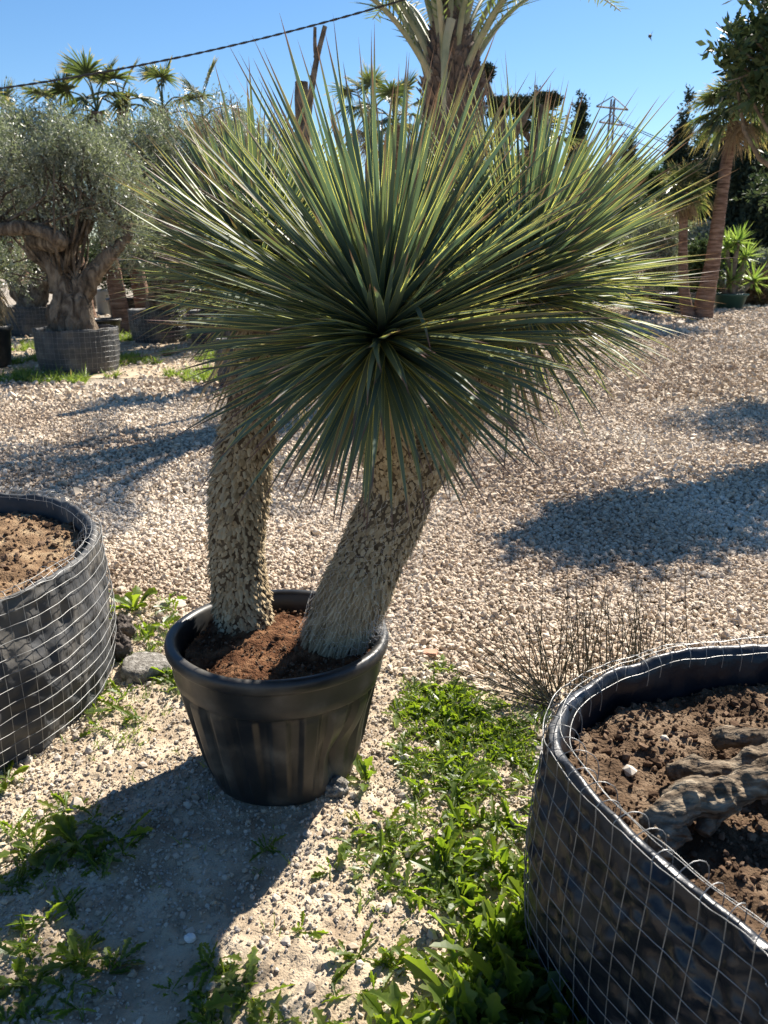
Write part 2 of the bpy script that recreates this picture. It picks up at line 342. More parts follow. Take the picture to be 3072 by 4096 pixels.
m_tile = mat('terracotta', [(.42, .2, .12), (.52, .28, .18)], .85, 30, 4, .2, 100, .002)
m_cable = mat('black_cable', [(.02, .02, .02), (.04, .035, .03)], .55, 20, 2)
m_steel = mat('pylon_steel', [(.09, .07, .065), (.14, .11, .1)], .6, 5, 2)
m_green_pot = mat('green_plastic', [(.03, .075, .06), (.045, .1, .08)], .5, 4, 4, spec=.4)
m_grey_pot = mat('grey_plastic', [(.13, .14, .15), (.2, .21, .21)], .5, 4, 4, spec=.4)
m_white = mat('white_sheet', [(.62, .62, .6), (.78, .78, .76)], .6, 3, 3)
m_bird = mat('dark_feather', [(.02, .02, .02), (.03, .03, .03)], .8, 9, 2)

# ------------------------------------------------------------------ the ground
g = MB(); g.add([[-900, -300, -.015], [900, -300, -.015], [900, 1500, -.015], [-900, 1500, -.015]], [[0, 1, 2, 3]])
tag(obj('gravel_yard', g, m_gravel), kind='structure')
BX = np.array([-6, -3, -1.4, -.6, 0, .5, 1.0, 1.5, 3, 6]); BY = np.array([5.2, 4.4, 3.78, 3.45, 3.22, 2.98, 2.9, 2.8, 2.5, 2.0])
def bound(x, y): return y - np.interp(x, BX, BY) - .13 * fbm(np.stack([x, y], -1) * 2.6, 3, 11)     # > 0 on the gravel side
def dirt_h(x, y):
    P = np.stack([x, y], -1); b = bound(x, y)
    h = .012 * fbm(P * 3.1, 3, 21) + .012 * fbm(P * 15, 3, 22) + .0075 * fbm(P * 42, 3, 23, .6)
    return h + .004 - np.clip(b + .02, 0, .5) * .22
nx, ny = 820, 640
xs = np.linspace(-2.9, 2.3, nx); ys = np.linspace(.35, 4.9, ny) ; ys = .35 + (ys - .35) ** 1.15 / (4.55 ** .15)
X, Y = np.meshgrid(xs, ys); x, y = X.ravel(), Y.ravel(); z = dirt_h(x, y)
i = np.arange(ny - 1)[:, None]; j = np.arange(nx - 1)[None]
F = np.stack([i * nx + j, i * nx + j + 1, (i + 1) * nx + j + 1, (i + 1) * nx + j], -1).reshape(-1, 4)
g = MB(); g.add(np.stack([x, y, z], -1), F); tag(obj('dirt_ground', g, m_dirt, smooth=True), kind='structure')
# worn earth among the potted olives
def patch(cx, cy, rx, ry, z, seed, n=70):
    a = np.linspace(0, 2 * math.pi, n, endpoint=False); r = 1 + .22 * fbm(np.stack([np.cos(a), np.sin(a)], -1) * 2.5, 3, seed)
    V = np.stack([cx + rx * r * np.cos(a), cy + ry * r * np.sin(a), np.full(n, z)], -1); return V
g = MB(); V = patch(-7.0, 14.6, 6.4, 3.6, -.009, 5); g.add(V, np.arange(70)[None]); tag(obj('earth_path', g, m_dirt), kind='structure')
# gravel stones
def wedge(n, y0, y1, pad=.25):
    yy = np.sqrt(RNG.uniform(y0 ** 2, y1 ** 2, n)); xx = RNG.uniform(-1, 1, n) * (.52 * yy + pad); return xx, yy
st = MB()
for n, y0, y1, s, ico in ((68000, 2.3, 5.4, .0215, True), (58000, 5.4, 9.5, .031, False), (42000, 9.5, 17, .052, False), (30000, 17, 29, .085, False)):
    xx, yy = wedge(n, y0, y1); b = bound(xx, yy)
    ok = (b > -.05) | ((b > -.22) & (RNG.uniform(0, 1, n) < .25)); ok &= ~((xx < -1.2) & (yy > 11.2 + .8 * fbm(np.stack([xx, yy], -1), 2, 31)) & (RNG.uniform(0, 1, n) < .85))
    xx, yy, bb = xx[ok], yy[ok], b[ok]; k = len(xx)
    S = s * np.exp(RNG.normal(0, .28, k)); zz = -.012 + S * RNG.uniform(.1, .55, k) + .014 * fbm(np.stack([xx, yy], -1) * 1.6, 3, 9) + .008
    zz = np.where(bb < .1, np.maximum(zz, dirt_h(xx, yy) + S * .2), zz)
    c = RNG.uniform(0, 1, (k, 3)); c[:, 0] = np.clip(c[:, 0] * .75 + .12 + .5 * fbm(np.stack([xx, yy], -1) * .8, 3, 77), 0, 1)
    stones(st, np.stack([xx, yy, zz], -1), S, ico, c)
tag(obj('gravel', st, m_stone), 'loose beige limestone gravel covering the yard', 'gravel', kind='stuff')
# small stones and crumbs on the dirt
pb = MB()
for n, s, sg in ((120000, .0068, .42), (20000, .0125, .35), (1700, .022, .35)):
    yy = np.sqrt(RNG.uniform(.8 ** 2, 4.2 ** 2, n)); xx = RNG.uniform(-1, 1, n) * (.5 * yy + .35); b = bound(xx, yy); ok = b < .1
    dens = fbm(np.stack([xx, yy], -1) * 2.2, 3, 55); ok &= RNG.uniform(-.95, .5, n) < dens
    xx, yy = xx[ok], yy[ok]; k = len(xx); S = s * np.exp(RNG.normal(0, sg, k))
    stones(pb, np.stack([xx, yy, dirt_h(xx, yy) + S * .18], -1), S, s > .006, RNG.uniform(0, 1, (k, 3)))
tag(obj('pebbles', pb, m_pebble), 'small pebbles and crumbs scattered over the pale dirt', 'pebbles', kind='stuff')

# ------------------------------------------------------------------ the black pot
POT = np.array([-.335, 2.37, 0.0])
def pot_fn(r, z, a):
    fl = (a * 20 / (2 * math.pi)) % 1.0
    prof = np.where(fl < .62, np.minimum(fl * 14, 1), 0.0)
    zone = np.clip((.365 - z) / .02, 0, 1) * np.clip((z - .03) / .08, 0, 1)
    r = r + .011 * zone * 1.4 * (prof - .5) * (r > .2)
    d = (a - R(-38) + math.pi) % (2 * math.pi) - math.pi
    dent = np.exp(-(d / .30) ** 2) * np.exp(-((z - .14) / .10) ** 2)
    d2 = (a - R(-12) + math.pi) % (2 * math.pi) - math.pi
    r = r - .055 * dent - .02 * np.exp(-(d2 / .16) ** 2) * np.exp(-((z - .24) / .13) ** 2)
    return r * (1 + .012 * np.cos(2 * a + .4)) + .002 * np.sin(5 * a + z * 9)
pt = thing('plant_pot', 'large round black plastic pot holding the two tall yuccas, dented at the lower right', 'plant pot', tuple(POT))
mb = MB()
zs = np.linspace(.0, .36, 26); pr = [(.20, .0), (.222, .004)] + [(.228 + .082 * (q / .36) ** .9, q) for q in zs[1:]]
pr += [(.318, .365), (.324, .372), (.329, .40), (.332, .450), (.335, .455), (.343, .459), (.347, .466), (.348, .482), (.345, .494), (.338, .500), (.328, .501), (.318, .497), (.311, .487), (.306, .45), (.298, .36), (.285, .25)]
lathe(mb, pr, POT, 240, pot_fn, close=True); obj('pot_body', mb, m_plastic, pt, True)
def soil_disc(inside, cx, cy, rad, z0, res, amp, seed, mound=None, freq=9):
    n = int(2 * rad / res) + 1; q = np.linspace(-rad, rad, n); X, Y = np.meshgrid(cx + q, cy + q); x, y = X.ravel(), Y.ravel()
    P = np.stack([x, y], -1); h = z0 + amp * fbm(P * freq, 5, seed, .62) + amp * .45 * np.abs(fbm(P * freq * 4, 3, seed + 9))
    if mound: h = h + mound(x, y)
    keep = inside(x, y); idx = np.arange(n * n).reshape(n, n)
    f = np.stack([idx[:-1, :-1], idx[:-1, 1:], idx[1:, 1:], idx[1:, :-1]], -1).reshape(-1, 4)
    return np.stack([x, y, h], -1), f[keep[f].all(1)]
def pot_mound(x, y):
    return .03 * np.exp(-((x + .47) ** 2 + (y - 2.5) ** 2) / .02) + .035 * np.exp(-((x + .12) ** 2 + (y - 2.42) ** 2) / .025) - .03 * np.exp(-((x + .52) ** 2 + (y - 2.2) ** 2) / .012) - .015
mb = MB(); V, F = soil_disc(lambda x, y: (x - POT[0]) ** 2 + (y - POT[1]) ** 2 < .298 ** 2, POT[0], POT[1], .31, .445, .0045, .026, 61, pot_mound)
mb.add(V, F); obj('potting_soil', mb, m_peat, pt, True)
mb = MB(); k = 1500; a = RNG.uniform(0, 2 * math.pi, k); rr = .285 * np.sqrt(RNG.uniform(0, 1, k)); xx = POT[0] + rr * np.cos(a); yy = POT[1] + rr * np.sin(a)
S = .007 * np.exp(RNG.normal(0, .45, k)); stones(mb, np.stack([xx, yy, .445 + pot_mound(xx, yy) + RNG.uniform(-.004, .014, k)], -1), S)
tag(obj('soil_crumbs', mb, m_clod, pt), kind='stuff')

# ------------------------------------------------------------------ the yuccas
def px_path(pts, n):
    """pts: (px, py, Y, radius in px)"""
    P = np.array([A(a, b, c) for a, b, c, _ in pts]); dep = np.array([p[1] * CT - (p[2] - CAM_H) * ST for p in P])
    r = np.array([q[3] for q in pts]) * dep / FPX
    return spline(P, n), np.interp(np.linspace(0, 1, n), np.linspace(0, 1, len(r)), r)
def scales(mb, P, r, n, w, l, out=.35, seed=1, down=True, lumps=.05):
    rng = np.random.default_rng(seed); m = len(P); T, U, W = frames(P)
    rm = P.copy(); seg = np.concatenate([[0], np.cumsum(np.linalg.norm(np.diff(P, axis=0), axis=1))])
    t = np.sort(rng.uniform(0, seg[-1], n)); i = np.clip(np.searchsorted(seg, t) - 1, 0, m - 2); f = ((t - seg[i]) / np.maximum(seg[i + 1] - seg[i], 1e-9))[:, None]
    c = P[i] * (1 - f) + P[i + 1] * f; rad = (r[i] * (1 - f[:, 0]) + r[i + 1] * f[:, 0])
    a = np.arange(n) * 2.39996 + rng.normal(0, .15, n)
    e = np.cos(a)[:, None] * U[i] + np.sin(a)[:, None] * W[i]; side = -np.sin(a)[:, None] * U[i] + np.cos(a)[:, None] * W[i]
    ax = T[i] * (-1 if down else 1)
    ax = norm(ax + side * rng.normal(0, .16, n)[:, None])
    side = norm(np.cross(ax, e)); band = 1 + .5 * vnoise(np.column_stack([t * 11, t * 0 + seed]), seed)[:, None]; ll = l * rng.uniform(.55, 1.35, n)[:, None] * band ** .5; ww = w * rng.uniform(.6, 1.2, n)[:, None]; oo = rng.uniform(.4, 1.5, n)[:, None] * out * band
    B = c + e * rad[:, None] * .97
    rows = []
    for s, wd, o in ((0, .95, 0.0), (.4, 1.0, .35), (.8, .8, .8), (1, .35, 1.0)):
        ctr = B + ax * ll * s + e * ll * oo * o
        rows += [ctr - side * ww * wd * .5 - e * ww * .1, ctr + e * ww * .08, ctr + side * ww * wd * .5 - e * ww * .1]
    V = np.stack(rows, 1).reshape(-1, 3)
    ff = []
    for q in range(3):
        for k in range(2): ff.append([q * 3 + k, q * 3 + k + 1, q * 3 + k + 4, q * 3 + k + 3])
    F = (np.array(ff)[None] + (np.arange(n) * 12)[:, None, None]).reshape(-1, 4)
    mb.add(V, F, np.repeat(np.clip(rng.normal(.5, .25, (n, 3)), 0, 1), 12, 0))
def yprof(s): return np.interp(s, [0, .05, .35, .7, .9, 1], [1.25, .95, 1.0, .68, .26, .02])
def rosette(mb, c, axis, n, L, W, seed, lo=-.45, low=.55):
    """long narrow leaves radiating from the top of a stem, the younger ones along its axis"""
    rng = np.random.default_rng(seed); axis = norm(axis); a0 = norm(np.cross(axis, [.3, 1, .1])); b0 = np.cross(axis, a0)
    cz = 1 - rng.uniform(0, 1, n * 3) ** .9 * (1 - lo); cz = cz[(cz > 0) | (rng.uniform(0, 1, n * 3) < low)][:n]; ang = np.arange(n) * 2.39996 + rng.normal(0, .2, n); sz = np.sqrt(np.clip(1 - cz ** 2, 0, 1))
    D = cz[:, None] * axis + sz[:, None] * (np.cos(ang)[:, None] * a0 + np.sin(ang)[:, None] * b0)
    D = norm(D + rng.normal(0, .045, (n, 3)))
    O = c + axis * (np.clip(cz, -.6, 1) * .07)[:, None] + D * .025
    ln = L * rng.uniform(.78, 1.08, n) * np.interp(cz, [-.6, 0, .45, .9, 1], [.56, .78, .92, 1, .8])
    N = norm(axis[None] * 1.0 - D * (D @ axis)[:, None] + rng.normal(0, .22, (n, 3)))
    bend = np.interp(cz, [-.5, 0, .6, 1], [.20, .13, .03, .0]) * rng.uniform(.2, 2.2, n); odd = (rng.uniform(0, 1, n) < .07)[:, None]
    blades(mb, O, D, N, ln, W * rng.uniform(.8, 1.15, n), yprof, bend, K=7, cup=.1, edge=.09, rnd=rng.uniform(0, 1, n), twist=rng.normal(0, .25, n), curl=np.where(odd, -np.abs(rng.normal(0, .09, (n, 3))) * [0, 0, 1.6] - D * rng.uniform(.02, .22, n)[:, None] + rng.normal(0, .03, (n, 3)), rng.normal(0, .022, (n, 3))))
def skirt(mb, c, axis, n, L, W, seed, rad=.05, back=.10):
    rng = np.random.default_rng(seed); axis = norm(axis); a0 = norm(np.cross(axis, [.3, 1, .1])); b0 = np.cross(axis, a0); ang = rng.uniform(0, 2 * math.pi, n)
    e = np.cos(ang)[:, None] * a0 + np.sin(ang)[:, None] * b0
    O = c - axis * (rng.uniform(0, back, n))[:, None] + e * rad
    D = norm(e * rng.uniform(.15, .8, n)[:, None] - axis * .5 + np.array([0, 0, -.7]) + rng.normal(0, .12, (n, 3)))
    blades(mb, O, D, e + rng.normal(0, .3, (n, 3)), L * rng.uniform(.5, 1.1, n), W, yprof, .15, K=6, cup=.12, twist=rng.normal(0, 1.2, n), curl=rng.normal(0, .05, (n, 3)), rnd=rng.uniform(0, 1, n))
def trunk_noise(P, r, seed):
    return r * (1 + .07 * fbm(P * 9, 2, seed))
# left plant: one nearly upright stem
PL, rL = px_path([(249, 640, 2.52, 31), (243, 612, 2.52, 29), (237, 560, 2.52, 27.5), (238, 509, 2.52, 29), (243, 463, 2.52, 29.5), (250, 417, 2.52, 27), (257, 370, 2.54, 23), (261, 325, 2.56, 19), (264, 290, 2.57, 14)], 60)
y1 = thing('yucca', 'single-stemmed yucca with an upright shaggy trunk standing at the left in the black pot', 'yucca', tuple(PL[0]))
mb = MB(); tube(mb, PL, trunk_noise(PL, rL, 3) * .96, 22); tr = obj('trunk', mb, m_trunk_core, y1, True)
mb = MB(); scales(mb, PL, trunk_noise(PL, rL, 3) * .95, 6600, .0150, .019, .5, 12); obj('leaf_stubs', mb, m_trunk, tr)
axL = norm([-.06, .05, 1]); mb = MB(); rosette(mb, PL[-1], axL, 700, .51, .0152, 21, -.3, .22); obj('leaf_crown', mb, m_yucca, y1)
mb = MB(); skirt(mb, PL[-1], axL, 110, .36, .011, 22, .05, .16); obj('dry_leaf_skirt', mb, m_dead, y1)
# right plant: leaning stem that forks
PR, rR = px_path([(336, 655, 2.40, 37), (341, 632, 2.40, 36), (353, 598, 2.42, 34), (371, 556, 2.44, 35), (392, 512, 2.45, 36), (404, 480, 2.45, 33)], 40)
PA, rA = px_path([(400, 492, 2.43, 26), (388, 450, 2.36, 29), (382, 410, 2.26, 28), (380, 375, 2.18, 23), (381, 350, 2.12, 16)], 36)
PC, rC = px_path([(400, 500, 2.45, 26), (428, 462, 2.45, 27), (450, 422, 2.44, 26), (476, 382, 2.43, 23), (500, 344, 2.42, 20), (511, 302, 2.41, 15)], 40)
PD, rD = px_path([(470, 395, 2.46, 18), (466, 350, 2.56, 19), (462, 318, 2.62, 15)], 20)
y2 = thing('yucca', 'forked yucca with a thick leaning trunk and several leaf heads in the black pot', 'yucca', tuple(PR[0]))
core = MB(); sc_ = MB()
for (P, r, n, sd_) in ((PR, rR, 3000, 1), (PA, rA, 1500, 2), (PC, rC, 2200, 3), (PD, rD, 500, 4)):
    tube(core, P, trunk_noise(P, r, 5) * .95, 22)
    rn = trunk_noise(P, r, 5)
    if sd_ == 1:
        scales(sc_, P[:22], rn[:22] * .98, 2600, .0085, .055, .12, 31); scales(sc_, P[14:], rn[14:] * .95, 2600, .0135, .022, .45, 36)
    else: scales(sc_, P, rn * .95, int(n * 1.5), .0135, .021, .5, 30 + sd_)
tr = obj('trunk', core, m_trunk_core, y2, True); obj('leaf_stubs', sc_, m_trunk, tr)
sk = MB()
for (c, ax, n, L, W_, s_, lo, low) in ((PA[-1], (.0, -.42, 1), 880, .635, .0165, 41, -.62, .085), (PC[-1], (.38, -.14, 1), 820, .545, .0158, 42, -.5, .24), (PD[-1], (-.05, .1, 1), 560, .46, .0140, 43, .12, 1)):
    mb = MB(); rosette(mb, c, norm(ax), n, L, W_, s_, lo, low); obj('leaf_crown', mb, m_yucca, y2)
skirt(sk, PC[-1], norm((.38, -.1, 1)), 30, .32, .011, 44, .05, .12); skirt(sk, PA[-1], norm((0, -.4, 1)), 30, .36, .011, 45, .05, .12)
obj('dry_leaf_skirt', sk, m_dead, y2)

# bird netting wound round the leaning trunk
def netting():
    mb = MB(); P = spline(np.vstack([PR[6:-4:6], PC[10:30:6]]), 60); r = np.interp(np.linspace(0, 1, 60), [0, .2, .6, 1], [.135, .125, .14, .12])
    T, U, W_ = frames(P)
    def pt_(t, a):
        i = np.clip(t * 59, 0, 58.999); k = i.astype(int); f = (i - k)[:, None]
        c = P[k] * (1 - f) + P[k + 1] * f; u = U[k]; w_ = W_[k]; rr = np.interp(t, np.linspace(0, 1, 60), r)
        q = np.stack([t * 6, np.cos(a) * 1.5, np.sin(a) * 1.5], -1); e = np.cos(a)[:, None] * u + np.sin(a)[:, None] * w_
        fl = np.clip(e[:, 0], 0, 1) ** 2 * (.05 + .05 * np.sin(t * 9))
        return c + e * (rr * (1 + .16 * fbm(q, 3, 8)) + fl)[:, None]
    for sgn in (1, -1):
        for k in range(26):
            n = 150; t = np.linspace(0, 1, n); a = k * 2 * math.pi / 26 + sgn * t * 3.0 + .07 * sgn * np.sin(t * 150)
            tube(mb, pt_(t, a), .00028, 3, False)
    # crumpled lower end
    for k in range(9):
        c = A(378, 628, 2.33) ; q = np.cumsum(RNG.normal(0, .013, (26, 3)), 0); q -= q.mean(0); tube(mb, spline(c + q * np.array([1.0, .7, 1.4]), 70), .0004, 3, False)
    return mb
tag(obj('bird_netting', netting(), m_net), 'torn white bird netting wrapped round the leaning trunk', 'netting')

# ------------------------------------------------------------------ wire baskets
def closed(P, n):
    P = np.asarray(P, float); m = len(P); Q = np.vstack([P, P, P]); S = spline(Q, 3 * m * 24)[m * 24:2 * m * 24]
    L = np.concatenate([[0], np.cumsum(np.linalg.norm(np.diff(np.vstack([S, S[:1]]), axis=0), axis=1))]); t = np.linspace(0, L[-1], n, endpoint=False)
    SS = np.vstack([S, S[:1]]); return np.stack([np.interp(t, L, SS[:, k]) for k in range(SS.shape[1])], -1), L[-1]
def basket(label, rim, height, soil, name='wire_basket', cell=.05, wire=.0013, wrinkle=.02, n=260, mat_l=None, soil_m=None, soil_amp=.02, res=.012, seed=1, group=None, loops=True, top=.03, soil_fn=None, taper=.0, rimz=None, rows=30):
    """black sheet held in welded wire: liner folded over the top, wire grid outside it, soil inside"""
    S, LEN = closed(rim, n); c = S[:, :2].mean(0); e = norm(S[:, :2] - c)
    t = thing(name, label, 'planter', (c[0], c[1], 0), group)
    ang = np.linspace(0, 2 * math.pi, n, endpoint=False); cs = np.stack([np.cos(ang), np.sin(ang)], -1) * (LEN / 6.28)
    hz = height + .012 * fbm(cs * 5, 3, seed) + (rimz(S[:, 0], S[:, 1]) if rimz else 0)
    NR = rows; V = []
    tt = np.linspace(0, 1, NR)
    for q in tt:                                           # outside, from ground up
        wr = wrinkle * (.35 - 1.1 * np.abs(fbm(np.column_stack([cs * 6 + .5 * q, np.full(n, q * 2.6)]), 3, seed + 3)) - .7 * np.abs(fbm(np.column_stack([cs * 13, np.full(n, q * 9)]), 3, seed + 4)))
        bulge = .02 * math.sin(math.pi * min(1, q * 1.1))
        V.append(np.column_stack([S[:, :2] + e * (np.minimum(wr, .3 * wrinkle) - .002 - wrinkle * .2 + bulge - taper * (1 - q))[:, None], hz * q]))
    fold = np.clip(.5 + 1.5 * fbm(cs * 7, 4, seed + 7), .05, 1.8)
    for o, dz in ((.002, .008), (-.003, .013), (-.010, .013), (-.017, .006)): V.append(np.column_stack([S[:, :2] + e * (o - .012), hz + dz * fold]))
    for dz in (.03, .08, .16, .24):
        wr = wrinkle * .6 * fbm(np.column_stack([cs * 7, np.full(n, dz * 9)]), 3, seed + 5)
        V.append(np.column_stack([S[:, :2] + e * (wr - .042)[:, None], hz - dz]))
    V = np.array(V); m = len(V); i = np.arange(m - 1)[:, None]; j = np.arange(n)[None]
    F = np.stack([i * n + j, i * n + (j + 1) % n, (i + 1) * n + (j + 1) % n, (i + 1) * n + j], -1).reshape(-1, 4)
    mb = MB(); mb.add(V.reshape(-1, 3), F); obj('liner', mb, mat_l or m_liner, t, True)
    mb = MB(); sides = 4 if wire < .002 else 4
    nv = max(8, int(LEN / cell)); nh = int(height / cell) + 1; up = top
    def at(k, q, o=.006):
        kk = (k % n); a0 = kk.astype(int) % n; f = (kk - np.floor(kk))[:, None]; b = S[a0] * (1 - f) + S[(a0 + 1) % n] * f; h = hz[a0] * (1 - f[:, 0]) + hz[(a0 + 1) % n] * f[:, 0]
        ee = norm(b[:, :2] - c); qq = np.asarray(q)
        wob = .006 * fbm(np.column_stack([b[:, :2] * 6, qq * 3]), 2, seed + 12)
        bulge = .02 * np.sin(math.pi * np.clip(qq * 1.1, 0, 1))
        return np.column_stack([b[:, :2] + ee * (o + wob + bulge - taper * (1 - np.clip(qq, 0, 1)))[:, None], h * np.clip(qq, 0, 1) + np.clip(qq - 1, 0, 9)])
    for k in range(nv):
        q = np.concatenate([np.linspace(0.0, 1, 16), [1 + up * .6]]); kk = np.full(17, k * n / nv) + .25 * fbm(np.column_stack([np.full(17, k * 1.7), q * 3]), 2, seed + 30)
        P = at(kk, q)
        if loops:                                          # the cut end bends inwards over the sheet
            ee = norm(P[-1, :2] - c); z0 = P[-1, 2]; jj = RNG.uniform(.6, 1.4)
            ex = [np.append(P[-1, :2] - ee * a_ * .035 * jj, z0 + b_ * .024 * jj) for a_, b_ in ((.4, .55), (1.0, .75), (1.6, .3), (1.8, -.6), (1.75, -1.8))]
            P = spline(np.vstack([P, ex]), 40)
        tube(mb, P, wire, sides, False)
    for r_ in range(nh + (1 if loops else 0)):
        q0 = r_ * cell / height if r_ < nh else 1.0 + up * .5
        kk = np.arange(0, n + 1, 1.0); q = q0 + .010 * fbm(np.column_stack([np.cos(kk * 6.283 / n) * 9, np.sin(kk * 6.283 / n) * 9, np.full(len(kk), r_ * 2.0)]), 3, seed + 40)
        tube(mb, at(kk, np.clip(q, 0.0, 1.08), .0085), wire * 1.05, sides, False)
    if loops:
        kk = np.arange(0, n + 1, 1.0); P = at(kk, np.full(len(kk), 1.0), -.052); P[:, 2] -= .002 + .01 * fbm(P * 8, 2, 91); tube(mb, P, wire, sides, False)
        P = at(kk, np.full(len(kk), 1.0), -.028); P[:, 2] += .03 + .008 * fbm(P * 9, 2, 92); tube(mb, P, wire, sides, False)
    obj('wire_mesh', mb, m_wire, t, True)
    poly = S[:, :2] - e * .05
    def inside(x, y):
        a_ = np.arctan2(y - c[1], x - c[0]); pa = np.arctan2(poly[:, 1] - c[1], poly[:, 0] - c[0]); pr_ = np.linalg.norm(poly - c, axis=1); o = np.argsort(pa)
        return np.hypot(x - c[0], y - c[1]) < np.interp(a_, pa[o], pr_[o], period=2 * math.pi)
    rad = np.linalg.norm(poly - c, axis=1).max()
    mb = MB(); Vs, Fs = soil_disc(inside, c[0], c[1], rad, soil, res, soil_amp, seed + 60, soil_fn); mb.add(Vs, Fs); so = obj('soil', mb, soil_m or m_peat_dry, t, True)
    return t, so, inside, c, rad

# right basket, close to the camera
RZ = .60
rimR = [G(546, 741, RZ), G(553, 708, RZ), G(579, 683, RZ), G(625, 664, RZ), G(694, 650, RZ), G(768, 643, RZ)]
rimR += [np.array([1.36, 2.04, RZ]), np.array([1.68, 1.80, RZ]), np.array([1.80, 1.42, RZ]), np.array([1.66, .98, RZ]), np.array([1.30, .72, RZ]), np.array([.90, .74, RZ])]
rimR += [G(800, 984, RZ), G(768, 958, RZ), G(727, 926, RZ), G(671, 880, RZ), G(616, 829, RZ), G(569, 778, RZ)]
t, so, insR, cR, radR = basket('big wire basket with shiny black liner at the right, holding brown soil and gnarled roots', rimR, RZ, .50, n=560, wrinkle=.06, seed=3, soil_amp=.03, res=.0075, cell=.052, wire=.00115, rows=70, soil_m=m_soil_brown)
mb = MB(); k = 9000; xx = cR[0] + RNG.uniform(-1, 1, k) * radR; yy = cR[1] + RNG.uniform(-1, 1, k) * radR; ok = insR(xx, yy); xx, yy = xx[ok], yy[ok]; k = len(xx)
S = .0085 * np.exp(RNG.normal(0, .5, k)); Pq = np.stack([xx, yy], -1)
zz = .50 + .03 * fbm(Pq * 9, 5, 63, .62) + .0135 * np.abs(fbm(Pq * 36, 3, 72)) + S * .2; stones(mb, np.stack([xx, yy, zz], -1), S)
tag(obj('soil_crumbs', mb, m_clod, t), kind='stuff')
for q_, s_, l_ in ((G(630, 770, .515), .036, 'larger pale stone lying on the brown soil of the right basket'), (G(665, 738, .53), .02, 'smaller pale stone on the brown soil of the right basket, near the root stub')):
    mb = MB(); stones(mb, q_[None], np.array([s_]), C=np.array([[.9, .9, .9]])); tag(obj('pale_stone', mb, m_pebble, None, loc=q_), l_, 'stone')
# gnarled roots on that soil
def gnarl(label, paths, loc, seed):
    mb = MB()
    for P, r in paths:
        P = spline(P, 110); r = np.interp(np.linspace(0, 1, 110), np.linspace(0, 1, len(r)), r)
        r = r * (1 + .30 * fbm(P * 16, 3, seed)); P = P + .012 * np.stack([fbm(P * 9, 2, seed + 2), fbm(P * 9, 2, seed + 3), fbm(P * 9, 2, seed + 4)], -1)
        r[0] *= .45; r[1] *= .75; r[2] *= .9
        tube(mb, P, r * .78, 44, True, bump=.7, bscale=26, seed=seed)
    o = obj('tree_root', mb, m_root, None, True, loc=loc); return tag(o, label, 'root')
z0 = .535
gnarl('thick gnarled root with a knobbly end lying lowest in the right basket', [
    ([G(660, 838, .53), G(672, 815, .565), G(690, 800, .58), G(715, 797, .585), G(745, 786, .59), G(790, 768, .62), G(860, 740, .68)], [.052, .05, .052, .042, .045, .06, .085]),
    ([G(652, 850, .51), G(666, 845, .53), G(684, 832, .54)], [.028, .036, .03]), ([G(700, 835, .52), G(712, 812, .55), G(735, 795, .58)], [.02, .03, .03]), ([G(690, 790, .55), G(706, 788, .585), G(724, 790, .59)], [.014, .022, .02])], G(700, 810, .5), 5)
gnarl('flat twisted root lying in the middle of the right basket', [
    ([G(668, 770, .53), G(688, 768, .545), G(712, 770, .55), G(740, 768, .55), G(800, 750, .58)], [.024, .034, .03, .032, .05]),
    ([G(700, 785, .53), G(708, 775, .545), G(718, 768, .55)], [.02, .025, .025])], G(700, 770, .5), 9)
gnarl('short pale root stub lying farthest back in the right basket', [
    ([G(713, 742, .54), G(725, 740, .555), G(745, 741, .56), G(790, 735, .58)], [.026, .032, .027, .035])], G(720, 742, .5), 14)

# left basket
LZ = .58
rimL = [G(99, 528, LZ), G(94, 545, LZ), G(80, 562, LZ), G(55, 580, LZ), G(28, 594, LZ), G(0, 604, LZ), G(-70, 628, LZ), np.array([-1.78, 2.12, LZ]), np.array([-2.15, 2.3, LZ]), np.array([-2.42, 2.6, LZ]), np.array([-2.58, 3.05, LZ]), np.array([-2.45, 3.5, LZ]), np.array([-2.1, 3.74, LZ]), G(0, 493, LZ), G(30, 495, LZ), G(60, 500, LZ), G(85, 512, LZ)]
t, so, insL, cL, radL = basket('wide wire mesh basket with a dusty black liner and dry soil at the left edge', rimL, LZ, .505, n=480, wrinkle=.034, seed=8, mat_l=m_liner_dusty, soil_amp=.03, res=.012, cell=.05, wire=.00125, rows=60)
mb = MB(); k = 3500; xx = cL[0] + RNG.uniform(-1, 1, k) * radL; yy = cL[1] + RNG.uniform(-1, 1, k) * radL; ok = insL(xx, yy); xx, yy = xx[ok], yy[ok]; k = len(xx)
S = .014 * np.exp(RNG.normal(0, .5, k)); Pq = np.stack([xx, yy], -1); stones(mb, np.stack([xx, yy, .51 + .03 * fbm(Pq * 9, 5, 68, .62)], -1), S); tag(obj('soil_crumbs', mb, m_clod, t), kind='stuff')

# ------------------------------------------------------------------ lumps on the ground
def lump(name, label, cat, c, r, m, seed, flat=(1, 1, .8), bump=.3, sc=1.0):
    n = 40; u = np.linspace(0, math.pi, n); v = np.linspace(0, 2 * math.pi, 56, endpoint=False); U_, V_ = np.meshgrid(u, v, indexing='ij')
    P = np.stack([np.sin(U_) * np.cos(V_), np.sin(U_) * np.sin(V_), np.cos(U_)], -1).reshape(-1, 3)
    d = 1 + bump * fbm(P * 2.2, 5, seed, .6); P = P * d[:, None] * np.array(flat) * r
    i = np.arange(n - 1)[:, None]; j = np.arange(56)[None]; F = np.stack([i * 56 + j, (i + 1) * 56 + j, (i + 1) * 56 + (j + 1) % 56, i * 56 + (j + 1) % 56], -1).reshape(-1, 4)
    mb = MB(); mb.add(P + np.array(c), F); return tag(obj(name, mb, m, None, True, loc=c), label, cat)
